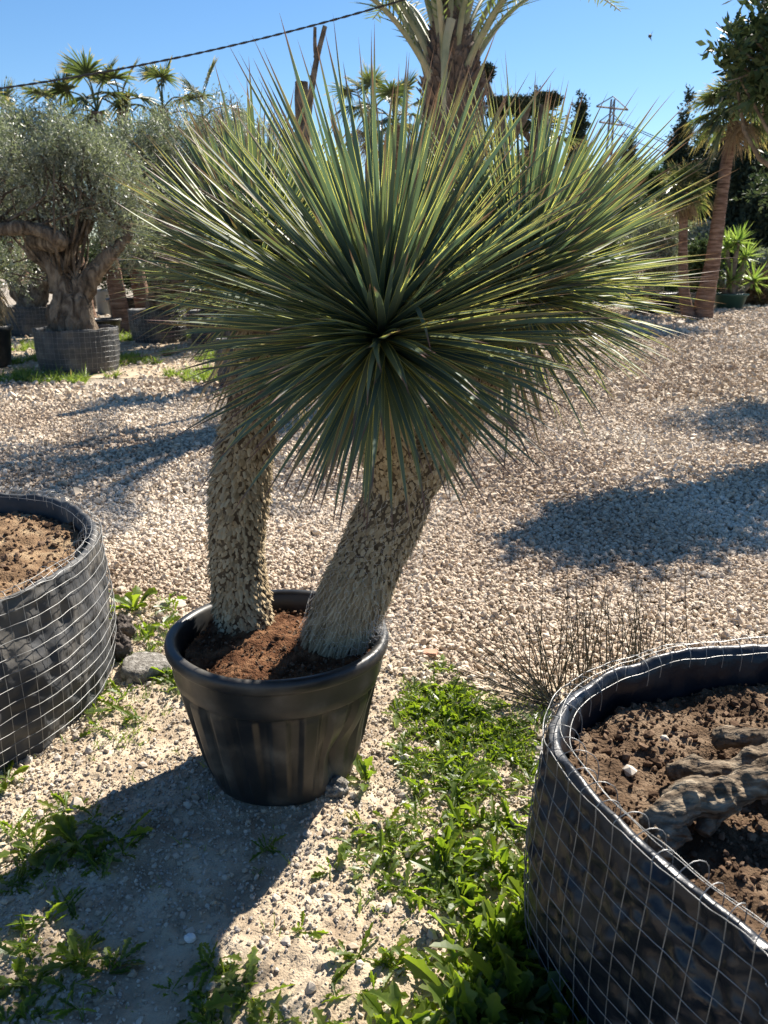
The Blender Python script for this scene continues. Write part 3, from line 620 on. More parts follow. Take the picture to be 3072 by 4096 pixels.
p = G(121, 655, .03); lump('rock', 'dark porous lump of tarmac standing beside the grey disc of concrete', 'rock', (p[0], p[1], .05), .062, m_lump, 3, (.75, .75, 1.15), .5)
p = G(121, 632, .04); lump('rock', 'dark porous lump of tarmac farther back, against the dandelion leaves', 'rock', (p[0], p[1], .05), .065, m_lump, 6, (.95, .8, .9), .5)
p = G(104, 658, .0); lump('rock', 'low dark crumbly lump next to the left basket', 'rock', (p[0], p[1], .02), .07, m_lump, 9, (1.0, .8, .5), .5)
mb = MB(); p = G(144, 663, .05)
def disc_fn(r, z, a): return r * (1 + .07 * np.sin(3 * a + 1) + .035 * np.sin(7 * a) + .02 * np.sin(13 * a + z * 60))
lathe(mb, [(.0, -.0), (.072, .0), (.092, .012), (.098, .03), (.095, .05), (.088, .06), (.075, .064), (.04, .066), (.0, .067)], (p[0], p[1], -.002), 64, disc_fn)
tag(obj('concrete_disc', mb, m_asphalt, None, True, loc=(p[0], p[1], 0)), 'flat rough disc of grey concrete lying between the left basket and the pot', 'concrete')
mb = MB(); p = G(335, 788, .02); lump('rock', 'grey stone wedged under the lower right edge of the black pot', 'rock', (p[0], p[1], .02), .045, m_asphalt, 21, (1, .8, .7), .4)
p = G(265, 1000 * .0 + 793, .0); 
p = G(190, 938, .012); lump('rock', 'single white stone on the sunlit dirt below the pot shadow', 'rock', (p[0], p[1], .012), .014, m_white, 23, (1, .9, .8), .25)
p = G(190, 612, .01); lump('rock', 'flat pale stone half sunk at the edge of the gravel left of the pot', 'rock', (p[0] - .12, p[1] + .1, .004), .075, m_pebble, 29, (1, .8, .25), .2)
mb = MB(); p = G(430, 654, .02); V = np.array([[-.03, -.02, 0], [.025, -.024, 0], [.034, .015, 0], [-.02, .026, 0]]); V = np.vstack([V, V * .95 + [0, .004, .012]]) + p
mb.add(V, [[3, 2, 1, 0], [4, 5, 6, 7], [0, 1, 5, 4], [1, 2, 6, 5], [2, 3, 7, 6], [3, 0, 4, 7]]); tag(obj('tile_fragment', mb, m_tile, None, loc=p), 'broken piece of orange terracotta tile at the edge of the gravel', 'tile')

# ------------------------------------------------------------------ weeds
def wprof_arr(n, K, rng, tooth):
    s = np.linspace(0, 1, K); base = np.interp(s, [0, .15, .45, .75, .93, 1], [.12, .25, .62, 1.0, .6, .03])
    z = np.where(np.arange(K) % 2 == 0, 1 + tooth, 1 - tooth); z[-2:] = 1; return base[None] * (z[None] * rng.uniform(.85, 1.15, (n, K)))
def weed_leaves(mb, P, nl, L, W, rng, lo=5, hi=60, tooth=.38):
    """P: rosette centres; each gets nl toothed leaves"""
    m = len(P); n = m * nl; O = np.repeat(P, nl, 0) + np.column_stack([rng.normal(0, .008, (n, 2)), np.zeros(n)])
    a = rng.uniform(0, 2 * math.pi, n); el = np.radians(rng.uniform(lo, hi, n)); D = np.column_stack([np.cos(a) * np.cos(el), np.sin(a) * np.cos(el), np.sin(el)])
    N = norm(np.column_stack([-np.cos(a) * np.sin(el), -np.sin(a) * np.sin(el), np.cos(el)]) + rng.normal(0, .3, (n, 3)))
    LL = np.repeat(L, nl) * rng.uniform(.55, 1.15, n); K = 12
    blades(mb, O, D, N, LL, LL * W * rng.uniform(.75, 1.25, n), wprof_arr(n, K, rng, tooth), np.sin(el) * rng.uniform(.2, .75, n), K=K, cup=.22, rnd=rng.uniform(0, 1, n) * .93 + (rng.uniform(0, 1, n) > .985) * .07, curl=rng.normal(0, .012, (n, 3)), twist=rng.normal(0, .6, n))
def in_poly(px, py, poly):
    poly = np.asarray(poly, float); c = np.zeros(len(px), bool); j = len(poly) - 1
    for i in range(len(poly)):
        xi, yi = poly[i]; xj, yj = poly[j]; cr = ((yi > py) != (yj > py)) & (px < (xj - xi) * (py - yi) / (yj - yi + 1e-9) + xi); c ^= cr; j = i
    return c
def world_poly(pp): return [G(a, b)[:2] for a, b in pp]
def scatter(pp, n, rng):
    wp = np.array(world_poly(pp)); lo, hi = wp.min(0), wp.max(0); q = rng.uniform(lo, hi, (n, 2)); q = q[in_poly(q[:, 0], q[:, 1], wp)]
    d = insR(q[:, 0], q[:, 1]) | (np.hypot(q[:, 0] - POT[0], q[:, 1] - POT[1]) < .26); q = q[~d]
    return np.column_stack([q, dirt_h(q[:, 0], q[:, 1])])
rng = np.random.default_rng(99); wd = MB()
band = [(385, 700), (440, 665), (520, 700), (548, 745), (540, 840), (535, 960), (560, 1120), (250, 1120), (310, 1010), (370, 940), (340, 860), (370, 800), (350, 770), (372, 750)]
dense = [(420, 820), (470, 790), (560, 800), (545, 900), (600, 1150), (330, 1150), (400, 1010), (440, 930)]
P = scatter(band, 560, rng); ok = fbm(P[:, :2] * 6, 3, 44) > -.08; P = P[ok]; weed_leaves(wd, P, 7, rng.uniform(.045, .10, len(P)), .22, rng, 0, 55, .42)
P = scatter(dense, 340, rng); ok = fbm(P[:, :2] * 6, 2, 47) > -.3; P = P[ok]; weed_leaves(wd, P, 7, rng.uniform(.07, .15, len(P)), .2, rng, 25, 88, .2)
P = scatter([(92, 598), (178, 598), (188, 700), (150, 720), (60, 745), (85, 690)], 55, rng); weed_leaves(wd, P, 7, rng.uniform(.06, .13, len(P)), .22, rng, 5, 70, .4)
P = scatter([(-10, 830), (60, 800), (160, 825), (130, 900), (-10, 930)], 34, rng); weed_leaves(wd, P, 8, rng.uniform(.04, .10, len(P)), .2, rng, 5, 65, .4)
P = scatter([(-10, 945), (60, 925), (125, 960), (110, 1040), (-10, 1040)], 36, rng); weed_leaves(wd, P, 8, rng.uniform(.035, .08, len(P)), .2, rng, 10, 78, .3)
P = scatter([(180, 960), (420, 900), (440, 1060), (150, 1060)], 90, rng); ok = fbm(P[:, :2] * 6, 2, 57) > .0; P = P[ok]; weed_leaves(wd, P, 7, rng.uniform(.03, .08, len(P)), .24, rng, 5, 70, .35)
P = scatter([(480, 960), (600, 900), (640, 1180), (380, 1180)], 130, rng); weed_leaves(wd, P, 8, rng.uniform(.12, .22, len(P)), .19, rng, 35, 88, .25)
P = scatter([(390, 690), (470, 690), (540, 740), (535, 780), (400, 780)], 520, rng); ok = fbm(P[:, :2] * 7, 3, 49) > .1; P = P[ok]; weed_leaves(wd, P, 8, rng.uniform(.02, .05, len(P)), .32, rng, 0, 60, .4)
tag(obj('weeds', wd, m_weed), 'green dandelion like weeds growing thickly between the pot and the right basket', 'weeds', kind='stuff')
gs = MB()
def tuft(mb, P, nb, L, rng, W=.0028, sp=.55):
    m = len(P); n = m * nb; O = np.repeat(P, nb, 0) + np.column_stack([rng.normal(0, .012, (n, 2)), np.zeros(n)]); D = norm(np.column_stack([rng.normal(0, sp, (n, 2)), np.ones(n)]))
    blades(mb, O, D, norm(rng.normal(size=(n, 3))), np.repeat(L, nb) * rng.uniform(.5, 1.2, n), W, lambda s: np.interp(s, [0, .5, 1], [1, .8, .05]), rng.uniform(.1, .5, n), K=5, cup=.1, rnd=rng.uniform(0, 1, n))
P = scatter([(400, 680), (545, 690), (548, 760), (430, 790), (395, 740)], 160, rng); tuft(gs, P, 7, rng.uniform(.03, .07, len(P)), rng)
P = scatter([(90, 610), (170, 600), (185, 700), (130, 760), (60, 740)], 90, rng); tuft(gs, P, 8, rng.uniform(.05, .11, len(P)), rng)
P = scatter([(0, 740), (200, 740), (400, 820), (300, 1024), (0, 1024)], 60, rng); tuft(gs, P, 5, rng.uniform(.03, .06, len(P)), rng)
tag(obj('grass', gs, m_grass), 'thin short grass sprouting from the pale dirt', 'grass', kind='stuff')
gs = MB(); n = 5200; q = np.column_stack([rng.uniform(-11, -.8, n), rng.uniform(11.0, 18, n)]); ok = fbm(q * 1.1, 3, 70) > .0; q = q[ok]
tuft(gs, np.column_stack([q, np.full(len(q), -.01)]), 16, rng.uniform(.1, .26, len(q)), rng, .012, .6)
tag(obj('grass_strip', gs, m_grass), 'bright green grass growing round the potted olives at the back', 'grass', kind='stuff')
weeds_list = [
    ((252, 1000), 14, .11, .26, 8, 60, .5, 'toothed dandelion growing alone on the sunlit dirt at the bottom of the picture'),
    ((268, 850), 16, .055, .22, 10, 70, .3, 'small feathery weed in shade just below the black pot'),
    ((330, 872), 8, .06, .26, 20, 75, .25, 'small lit weed on the dirt to the lower right of the pot'),
    ((95, 700), 16, .16, .24, 0, 22, .6, 'sprawling jagged thistle leaves lying flat in front of the left basket'),
    ((135, 612), 13, .17, .30, 25, 65, .12, 'broad leaved dandelion behind the dark lumps beside the left basket'),
    ((172, 680), 12, .10, .27, 15, 70, .3, 'leafy weed squeezed between the concrete disc and the pot'),
    ((8, 782), 13, .11, .22, 15, 70, .2, 'pointed leaf weed under the left basket at the left edge'),
    ((75, 850), 16, .14, .26, 10, 60, .2, 'dark dandelion in the middle of the pot shadow'),
    ((120, 840), 12, .12, .24, 5, 50, .35, 'dark weed in the pot shadow, next one to the right'),
    ((35, 855), 12, .12, .28, 10, 60, .25, 'shaded weed at the left edge of the pot shadow'),
    ((48, 925), 10, .09, .26, 25, 80, .2, 'bright yellow green weed caught by sun inside the lower left shadow'),
    ((78, 960), 12, .10, .26, 20, 75, .2, 'dark weed in the lower left shadow'),
    ((22, 985), 13, .10, .26, 15, 75, .25, 'half lit weed near the lower left corner'),
    ((365, 782), 12, .11, .30, 35, 85, .25, 'tall bright weed leaning on the lower right side of the pot'),
    ((205, 1015), 9, .05, .24, 10, 60, .3, 'tiny weed at the bottom edge left of the toothed dandelion'),
    ((285, 800), 9, .06, .24, 5, 50, .3, 'dark weed against the front foot of the pot')]
for (pp, nl, L, W_, lo, hi, th, lab) in weeds_list:
    p = G(*pp); p[2] = dirt_h(p[:1], p[1:2])[0]; mb = MB(); weed_leaves(mb, p[None], nl, np.array([L]), W_, rng, lo, hi, th)
    tag(obj('weed', mb, m_weed, None, loc=p), lab, 'weed', 'separate weeds on the dirt')
# rushes behind the right basket
mb = MB(); rr_ = np.random.default_rng(5)
for k in range(120):
    side = k < 38
    b = G(548 + rr_.uniform(-6, 14), 705 + rr_.uniform(-8, 8)) if side else G(rr_.normal(600, 36), 692 + rr_.uniform(-10, 10))
    b[2] = 0; L = rr_.uniform(.28, .56)
    D = norm(np.array([rr_.uniform(-1.3, -.2), rr_.uniform(-.2, .3), rr_.uniform(.25, 1.0)])) if side else norm(np.array([rr_.normal(-.05, .22), rr_.normal(0, .2), 1]))
    e = b + D * L + np.array([0, 0, -.05 * L]); tube(mb, spline([b, b + D * L * .55 + rr_.normal(0, .006, 3), e], 8), np.linspace(.0024, .0008, 8), 4, False, C=np.array([rr_.uniform(0, 1)] * 3))
tag(obj('rush_clump', mb, m_rush, None, loc=G(590, 695)), 'clump of thin dark green rushes standing behind the rim of the right basket', 'rushes')

# ------------------------------------------------------------------ background: potted olives
def circ(cx, cy, r, z, n=12, e=1.0): return [np.array([cx + r * math.cos(a), cy + r * e * math.sin(a), z]) for a in np.linspace(0, 2 * math.pi, n, endpoint=False)]
def back_basket(label, cx, cy, r, h, seed, m=None):
    return basket(label, circ(cx, cy, r, h), h, h - .06, name='wire_basket', cell=.075, wire=.0017, wrinkle=.035, n=120, mat_l=m or m_liner_dusty, soil_amp=.03, res=.06, seed=seed, group='wire baskets in the background', loops=False, taper=.05, rows=14)
def olive(label, base, limbs, lobes, n_tw, seed, leaf=.06, tw=.32, n_twig=60, cat='olive tree', group='potted olive trees', m=None):
    t = thing('olive_tree', label, cat, tuple(base), group); mb = MB()
    for P, r in limbs:
        P = spline(P, 26); r = np.interp(np.linspace(0, 1, 26), np.linspace(0, 1, len(r)), r); tube(mb, P, r * (1 + .12 * fbm(P * 5, 2, seed)), 18, True, bump=.55, bscale=7, seed=seed)
    twigs(mb, lobes, [q[0][-1] for q in limbs], n_twig, .03, seed); obj('trunk', mb, m_olive_bark, t, True)
    mb = MB(); foliage(mb, lobes, n_tw, 13, leaf, .27, tw, .5, .25, seed); obj('crown', mb, m or m_olive, t); return t
# nearest olive
back_basket('wire basket with sagging black liner holding the thick-trunked olive', -4.58, 12.45, .60, .62, 31)
b = np.array([-4.6, 12.45, .5])
olive('big olive with a thick furrowed trunk and a heavy bare limb reaching left', b,
      [([b, b + [-.02, 0, .5], b + [-.2, .05, .95], b + [-.5, 0, 1.3], A(60, 242, 12.1), A(30, 228, 12.0), A(-10, 230, 11.9)], [.27, .19, .14, .12, .11, .10, .07]),
       ([b + [.05, 0, .1], b + [.15, .05, .6], b + [.45, .05, 1.0], A(116, 250, 12.5), A(130, 232, 12.6)], [.24, .17, .12, .10, .06]),
       ([b + [-.15, .1, .6], b + [-.1, .2, 1.2], A(92, 215, 12.7)], [.2, .15, .1]),
       ([b + [.28, -.12, -.05], b + [.2, -.1, .4], b + [.1, 0, .8]], [.13, .1, .08]), ([b + [-.3, -.1, -.05], b + [-.2, -.1, .4], b + [-.1, 0, .8]], [.14, .11, .08])],
      [(*A(45, 180, 12.7), 1.2, .9, .58), (*A(95, 190, 12.8), .95, .8, .6), (*A(8, 172, 12.5), .9, .9, .6), (*A(128, 232, 12.7), .45, .4, .5), (*A(8, 268, 12.9), .6, .5, .28), (*A(70, 160, 12.7), .8, .8, .35), (*A(50, 140, 12.7), .7, .6, .3)], 5000, 101, .06)
# second olive, finer and darker crown, mostly behind the yucca
back_basket('wire basket standing on grass behind and right of the thick-trunked olive', -4.55, 16.9, .56, .62, 33)
b = np.array([-4.5, 16.9, .5])
olive('dense grey olive with a dark crown rising behind the left yucca leaves', b,
      [([b, b + [.1, 0, .7], b + [-.1, 0, 1.4], A(165, 215, 16.9)], [.3, .22, .18, .12]), ([b + [.1, 0, .4], b + [.6, 0, 1.0], A(195, 225, 16.7)], [.2, .15, .1])],
      [(*A(160, 190, 16), 1.25, 1.0, 1.1), (*A(205, 160, 16.2), 1.3, 1.0, 1.0), (*A(195, 220, 15.8), 1.2, .9, .9), (*A(138, 160, 16.2), .9, .8, .8), (*A(245, 175, 16.5), 1.3, 1, .95), (*A(150, 250, 15.8), .8, .7, .5)], 8200, 102, .07, .3)
back_basket('wire basket half hidden behind the yucca leaves, second from the thick-trunked olive', -3.35, 16.6, .5, .62, 34)
b = np.array([-3.3, 16.6, .5])
olive('gnarled olive seen through the left yucca leaves', b, [([b, b + [0, 0, .6], b + [-.2, 0, 1.3]], [.28, .2, .14])], [(*A(225, 245, 16.5), .9, .8, .7), (*A(250, 225, 17), .9, .8, .8)], 2200, 103, .07)
back_basket('low wire basket in shade at the far left edge, farthest of the olive baskets', -7.75, 18.4, .58, .6, 35)
b = np.array([-7.7, 18.4, .5])
olive('dark leaning olive behind the far left basket', b, [([b, b + [.2, 0, .5], b + [.7, 0, 1.1], b + [1.2, 0, 1.5]], [.35, .22, .18, .1]), ([b, b + [-.3, 0, .8], b + [-.6, 0, 1.4]], [.25, .18, .12])],
      [(*A(20, 150, 18), 1.2, 1, .9), (*A(60, 160, 18.5), 1.1, 1, .8), (*A(-15, 190, 18), 1.2, 1, 1), (*A(60, 225, 18.5), 1.3, 1, .6)], 4600, 104, .08)
back_basket('small wire basket right behind the left yucca trunk', -1.93, 10.7, .25, .62, 36)
b = np.array([-1.93, 10.7, .55])
olive('small bushy olive in the basket behind the left yucca trunk', b, [([b, b + [0, 0, .4], b + [.05, 0, .8]], [.07, .05, .03])], [(*A(235, 265, 10.8), .45, .4, .5)], 900, 105, .055)
# far left potted yucca
def simple_pot(label, cx, cy, r, h, m, group=None, base=.78, name='plant_pot', z=0):
    t = thing(name, label, 'plant pot', (cx, cy, z), group); mb = MB()
    lathe(mb, [(r * base * .9, .0), (r * base, .01), (r * .95, h * .86), (r * 1.0, h * .87), (r * 1.03, h * .9), (r * 1.03, h * .98), (r, h), (r * .93, h), (r * .9, h * .8)], (cx, cy, z), 40, close=True); obj('pot_body', mb, m, t, True)
    mb = MB(); lathe(mb, [(.0, h * .9), (r * .5, h * .91), (r * .92, h * .88)], (cx, cy, z), 24); obj('potting_soil', mb, m_peat, t, True); return t
simple_pot('black pot cut off by the left edge of the picture', -6.1, 12.9, .34, .62, m_plastic)
t = thing('yucca', 'small shaggy yucca with drooping dry leaves at the left edge of the picture', 'yucca', (-6.0, 12.9, .55))
P = spline([[-6.05, 12.9, .55], [-5.98, 12.9, .9], [-6.02, 12.9, 1.35]], 12); mb = MB(); tube(mb, P, .13, 14); scales(mb, P, np.full(12, .13), 500, .05, .08, .5, 71); obj('trunk', mb, m_trunk, t)
mb = MB(); rosette(mb, P[-1], (0.1, 0, 1), 200, .62, .02, 72, -.5); obj('leaf_crown', mb, m_yucca, t)
mb = MB(); skirt(mb, P[-1], np.array([0, 0, 1.]), 140, .6, .02, 73, .1, .3); obj('dry_leaf_skirt', mb, m_dead, t)
simple_pot('tall grey plastic pot on the gravel behind the thick-trunked olive', *A(104, 308, 25)[:2], .24, .72, m_grey_pot)
simple_pot('small black pot behind the nearest olive basket', *A(106, 322, 17.2)[:2], .3, .42, m_plastic)
for k, (px_, Y_, r_, h_, lab) in enumerate([(125, 23, .45, .55, 'wide black pot at the back, left one of the row behind the olives'), (143, 23.4, .45, .5, 'wide black pot at the back, second of the row behind the olives'), (163, 22.6, .5, .6, 'wide black pot at the back, third of the row behind the olives'), (190, 23, .5, .6, 'wide black pot at the back, right one of the row behind the olives')]):
    c = A(px_, 320, Y_); simple_pot(lab, c[0], c[1], r_, h_, m_plastic, 'black pots at the back')
    t = thing('shrub', 'dark shrub growing in the ' + lab.split(',')[1].strip(), 'shrub', (c[0], c[1], h_ * .9), 'shrubs in the black pots'); mb = MB()
    lobes = [(c[0], c[1], 1.5, .75, .7, .85), (c[0] + .3, c[1], 2.1, .6, .6, .5)]; tube(mb, [[c[0], c[1], h_ * .85], [c[0], c[1], 1.4]], .06, 8); twigs(mb, lobes, [[c[0], c[1], 1.0]], 14, .02, k); obj('trunk', mb, m_bark, t)
    mb = MB(); foliage(mb, lobes, 1500, 12, .09, .4, .28, .3, .2, 300 + k); obj('crown', mb, m_bush, t)

# ------------------------------------------------------------------ fan palms
def fan_leaves(mb, base, specs, seed, nseg=42):
    """specs: (azimuth, elevation, petiole length, blade radius, droop)"""
    rng = np.random.default_rng(seed); O = []; D = []; N = []; L = []; Bn = []; Rn = []; W_ = []
    for az, el, pl, rad, dr in specs:
        ax = np.array([math.cos(az) * math.cos(el), math.sin(az) * math.cos(el), math.sin(el)]); up = norm(np.array([0, 0, 1.0]) - ax * ax[2] + 1e-6)
        mid = base + ax * pl * .55 + up * .06 * pl; end = base + ax * pl - np.array([0, 0, .12 * pl]); ax2 = norm(end - mid); up = norm(up + rng.normal(0, .25, 3)); up = norm(up - ax2 * (up @ ax2)); S = np.cross(ax2, up)
        tube(mb, spline([base, mid, end], 8), np.linspace(.022, .012, 8), 4, False, C=np.array([0, .55, .2])); a = np.radians(np.linspace(-115, 115, nseg)) + rng.normal(0, .03, nseg)
        d = np.cos(a)[:, None] * ax2 + np.sin(a)[:, None] * S + .12 * np.abs(np.sin(a))[:, None] * up
        O.append(np.tile(end, (nseg, 1))); D.append(d); N.append(np.tile(up, (nseg, 1)) + rng.normal(0, .2, (nseg, 3))); L.append(rad * np.interp(np.abs(a), [0, 2.0], [1, .72]) * rng.uniform(.85, 1.1, nseg)); Bn.append(dr * rng.uniform(.4, 1.6, nseg)); Rn.append(np.clip(rng.uniform(0, .9) * .6 + rng.uniform(0, .4, nseg), 0, .93)); W_.append(np.full(nseg, rad * .06))
    blades(mb, np.concatenate(O), np.concatenate(D), np.concatenate(N), np.concatenate(L), np.concatenate(W_), lambda s: np.interp(s, [0, .15, .5, .8, 1], [.3, .7, 1, .5, .04]), np.concatenate(Bn), K=6, cup=.25, rnd=np.concatenate(Rn), twist=rng.normal(0, .5, sum(map(len, L))))
def fan_palm(label, path, radii, n, pl, rad, seed, dead=8, group='fan palms', elmin=-25, rng=None, name='fan_palm', up=False, wind=0):
    rng = np.random.default_rng(seed); P = spline(path, 40); r = np.interp(np.linspace(0, 1, 40), np.linspace(0, 1, len(radii)), radii); t = thing(name, label, 'palm', tuple(P[0]), group)
    mb = MB(); rr2 = r * (1 + .03 * np.sin(np.arange(40) * 2.4)); tube(mb, P, rr2, 18, True, bump=.10, bscale=7, seed=seed); obj('trunk', mb, m_palm_trunk, t, True)
    sp = [(k * 2.39996 + rng.normal(0, .2) , R(np.interp(k / n, [0, .4, 1], [82, 45, elmin])) + rng.normal(0, .12), pl * rng.uniform(.8, 1.15), rad * rng.uniform(.85, 1.15), np.interp(k / n, [0, 1], [.15, .5])) for k in range(n)]
    mb = MB(); fan_leaves(mb, P[-1], sp, seed); obj('crown', mb, m_fan, t)
    if dead:
        mb = MB(); sp = [(rng.uniform(0, 6.28), R(rng.uniform(-75, -35)), pl * rng.uniform(.5, .9), rad * rng.uniform(.6, .9), .35) for k in range(dead)]; fan_leaves(mb, P[-1] - np.array([0, 0, .05]), sp, seed + 1, 22); obj('dry_fronds', mb, m_fan_dead, t)
    return t
YW = 22.8
fan_palm('tall fan palm with a leaning reddish trunk and a windswept crown at the right', [A(702, 320, YW), A(705, 300, YW), A(712, 265, YW), A(718, 222, YW), A(725, 172, YW), A(732, 134, YW), A(735, 112, YW)], [.27, .24, .185, .155, .14, .135], 30, .62, .78, 201, 6)
fan_palm('shorter fan palm with a straight reddish trunk beside the tall leaning one', [A(690, 320, YW), A(685, 300, YW), A(683, 270, YW), A(683, 235, YW), A(684, 192, YW)], [.19, .15, .125, .115, .11], 22, .42, .52, 202, 7)
back_p = [((2, 132), 20, 10, 'fan palm crown behind the olives at the far left edge'), ((62, 122), 19, 6, 'ragged fan palm with a broken frond above the olives'), ((97, 112), 19, 12, 'tall fan palm head above the olives, behind the thick-trunked one'), ((122, 110), 19.6, 9, 'yellowish fan palm head above the olives, next one to the right'),
          ((163, 108), 20, 7, 'fan palm with upright fronds standing left of the yucca leaf tips'), ((203, 118), 20.5, 8, 'low fan palm with fresh green fronds just above the dense grey olive'), ((372, 112), 22, 14, 'fan palm peeking over the middle yucca leaves, left of the date palm'), ((530, 150), 18, 12, 'fan palm behind the cloud-pruned trees'), ((395, 125), 20, 12, 'fan palm close left of the date palm trunk')]
for k, (pp, Y_, n, lab) in enumerate(back_p):
    top = A(pp[0], pp[1], Y_); fan_palm(lab, [[top[0] + .15, Y_, 0], [top[0] - .05, Y_, top[2] * .5], top], [.2, .15, .12], max(5, int(n * .7)), .75, .62, 210 + k, 5, 'fan palms above the olives', elmin=-10)

# ------------------------------------------------------------------ date palm
DP = A(453, 120, 11.0); t = thing('date_palm', 'date palm with a stout shaggy trunk and tall grey green fronds rising behind the yucca', 'date palm', (DP[0], 11.0, .3))
P = spline([[DP[0] + .02, 11.0, .3], [DP[0], 11.0, 2.0], A(453, 110, 11), A(452, 70, 11), A(450, 28, 11), A(449, 5, 11)], 50); r = np.interp(np.linspace(0, 1, 50), [0, .3, .6, .72, .8, 1], [.42, .40, .345, .28, .22, .10])
mb = MB(); tube(mb, P, r * .93, 22, True, bump=.12, bscale=6); scales(mb, P, r * .95, 1900, .075, .10, .4, 81, down=False); obj('trunk', mb, m_boot, t)
rng = np.random.default_rng(6); top = P[-9]
for k in range(26):
    az = k * 2.39996 + .4; el = R(np.interp(k, [0, 8, 25], [86, 76, 56])) + rng.normal(0, .05); L = rng.uniform(2.6, 3.3)
    e = np.array([math.cos(az), math.sin(az), 0]); b = P[-13] + e * np.interp(k, [0, 25], [.06, .26]) - np.array([0, 0, .02 * k + .02])
    s = np.linspace(0, 1, 26); C_ = b + e * (L * s * math.cos(el) + L * .28 * s ** 2)[:, None] + np.array([0, 0, 1.]) * (L * s * math.sin(el) - L * np.interp(k, [0, 25], [.15, .6]) * s ** 2.4)[:, None]
    mb = MB(); tube(mb, C_, np.interp(s, [0, .08, .4, 1], [.07, .042, .026, .006]), 6, False); fr = obj('frond', mb, m_petiole, t, True)
    n = 70; q = np.linspace(.16, .985, n); O = np.stack([np.interp(q, s, C_[:, j]) for j in range(3)], -1); T_ = norm(np.stack([np.interp(q, s, norm(np.gradient(C_, axis=0))[:, j]) for j in range(3)], -1)); S_ = norm(np.cross(T_, [0, 0, 1.])); sg = np.where(np.arange(n) % 2, 1, -1)[:, None]
    D = norm(T_ * .75 + S_ * sg * .8 + rng.normal(0, .12, (n, 3)) + np.array([0, 0, .15])); Ln = .42 * np.interp(q, [.16, .35, .8, 1], [.3, 1, .9, .4])
    mb = MB(); blades(mb, O, D, np.cross(D, T_) + rng.normal(0, .1, (n, 3)), Ln, .022, lambda s: np.interp(s, [0, .3, .8, 1], [.5, 1, .6, .05]), .08, K=4, cup=.3, rnd=rng.uniform(0, 1, n)); obj('leaflets', mb, m_date, fr)
# hanging cut frond in front of the trunk
mb = MB(); Q = spline([A(451, 20, 10.5), A(446, 45, 10.45), A(444, 78, 10.4), A(444, 105, 10.4), A(446, 125, 10.4)], 20); tube(mb, Q, np.linspace(.06, .018, 20), 6); fr = obj('frond', mb, m_petiole, t, True)
back_basket('large wire basket under the date palm, hidden by the yucca leaves', DP[0], 11.0, .7, .5, 37)

# ------------------------------------------------------------------ cable and its forked prop
mb = MB(); c0, c1 = A(0, 88.5, 10), A(393, 3, 10); d = (c1 - c0)
s = np.linspace(-1.3, 1.55, 90)
for o in (0, math.pi):
    Q = c0 + d * s[:, None]; Q[:, 2] -= .30 * s * (1 - s); Q2 = Q.copy(); ss = np.linspace(-1.3, 1.55, 700); Q2 = np.stack([np.interp(ss, s, Q[:, j]) for j in range(3)], -1); Q2[:, 2] += .0055 * np.cos(ss * 110 + o); Q2[:, 1] += .0055 * np.sin(ss * 110 + o)
    tube(mb, Q2, .0072, 6, False)
tag(obj('overhead_cable', mb, m_cable, None, True, loc=c0), 'twisted black overhead cable crossing the sky from the left', 'cable')
mb = MB(); P = spline([A(310, 330, 10.05) * [1, 1, 0], A(306, 160, 10.05), A(308, 118, 10.05), A(313, 80, 10.05), A(317, 58, 10.05), A(325, 26, 10.03)], 30); tube(mb, P, np.linspace(.05, .024, 30) * (1 + .1 * fbm(P * 4, 2, 4)), 9); tube(mb, spline([A(317, 62, 10.05), A(315, 48, 10.05), A(315, 27, 10.03)], 8), np.linspace(.024, .018, 8), 7)
tube(mb, spline([A(313, 80, 10.05), A(310, 76, 10.1)], 4), .012, 5); tube(mb, spline([A(316, 62, 10.05), A(314, 56, 10.1)], 4), .01, 5)
tag(obj('forked_prop', mb, m_bark, None, True, loc=P[0]), 'bare forked branch set upright to hold up the black cable', 'prop pole')
mb = MB(); q = A(303, 130, 12); tube(mb, spline([[q[0] + .05, 12, 0], q, A(301.5, 82, 12)], 12), np.array([.11] * 12) * np.linspace(1, .8, 12), 10, True, bump=.1); tag(obj('wooden_post', mb, m_bark, None, loc=(q[0], 12, 0)), 'dark sawn-off wooden post just left of the forked prop', 'post')

# ------------------------------------------------------------------ cloud-pruned trees
def pad_tree(label, limbs, pads, Y_, seed):
    base = limbs[0][0][0]; b = A(*base, Y_); b[2] = 0; t = thing('topiary_tree', label, 'topiary', tuple(b), 'cloud-pruned trees'); mb = MB()
    for P, r in limbs:
        Q = np.array([A(a, c, Y_) for a, c in P]);
        if P[0] == base: Q[0] = b
        Q = spline(Q, 20); tube(mb, Q, np.linspace(r[0], r[1], 20) * (1 + .12 * fbm(Q * 4, 2, seed)), 10)
    obj('trunk', mb, m_bark, t, True)
    for k, (a, c, rx, rz) in enumerate(pads):
        q = A(a, c, Y_); mb = MB(); sx_ = Y_ / FPX; foliage(mb, [(*q, rx * sx_, rx * sx_ * .85, rz * sx_)] + [(q[0] + o * rx * sx_, q[1], q[2] + .1 * rz * sx_, rx * sx_ * .5, rx * sx_ * .5, rz * sx_ * .8) for o in (-.5, .5)], int(500 + 60 * rx), 6, .045, .5, .07, .6, .1, seed + k); obj('foliage_pad', mb, m_conifer, t)
pad_tree('cloud-pruned tree with a high small pad and a wide flat pad by the date palm', [([(505, 330), (503, 160), (510, 138), (522, 120), (528, 106)], (.13, .06)), ([(503, 150), (498, 110), (490, 95), (485, 78)], (.1, .05)), ([(506, 145), (500, 120), (499, 112)], (.07, .04))], [(484, 74, 7.5, 6), (512, 105, 25, 4), (498, 113, 9, 3.5)], 15, 401)
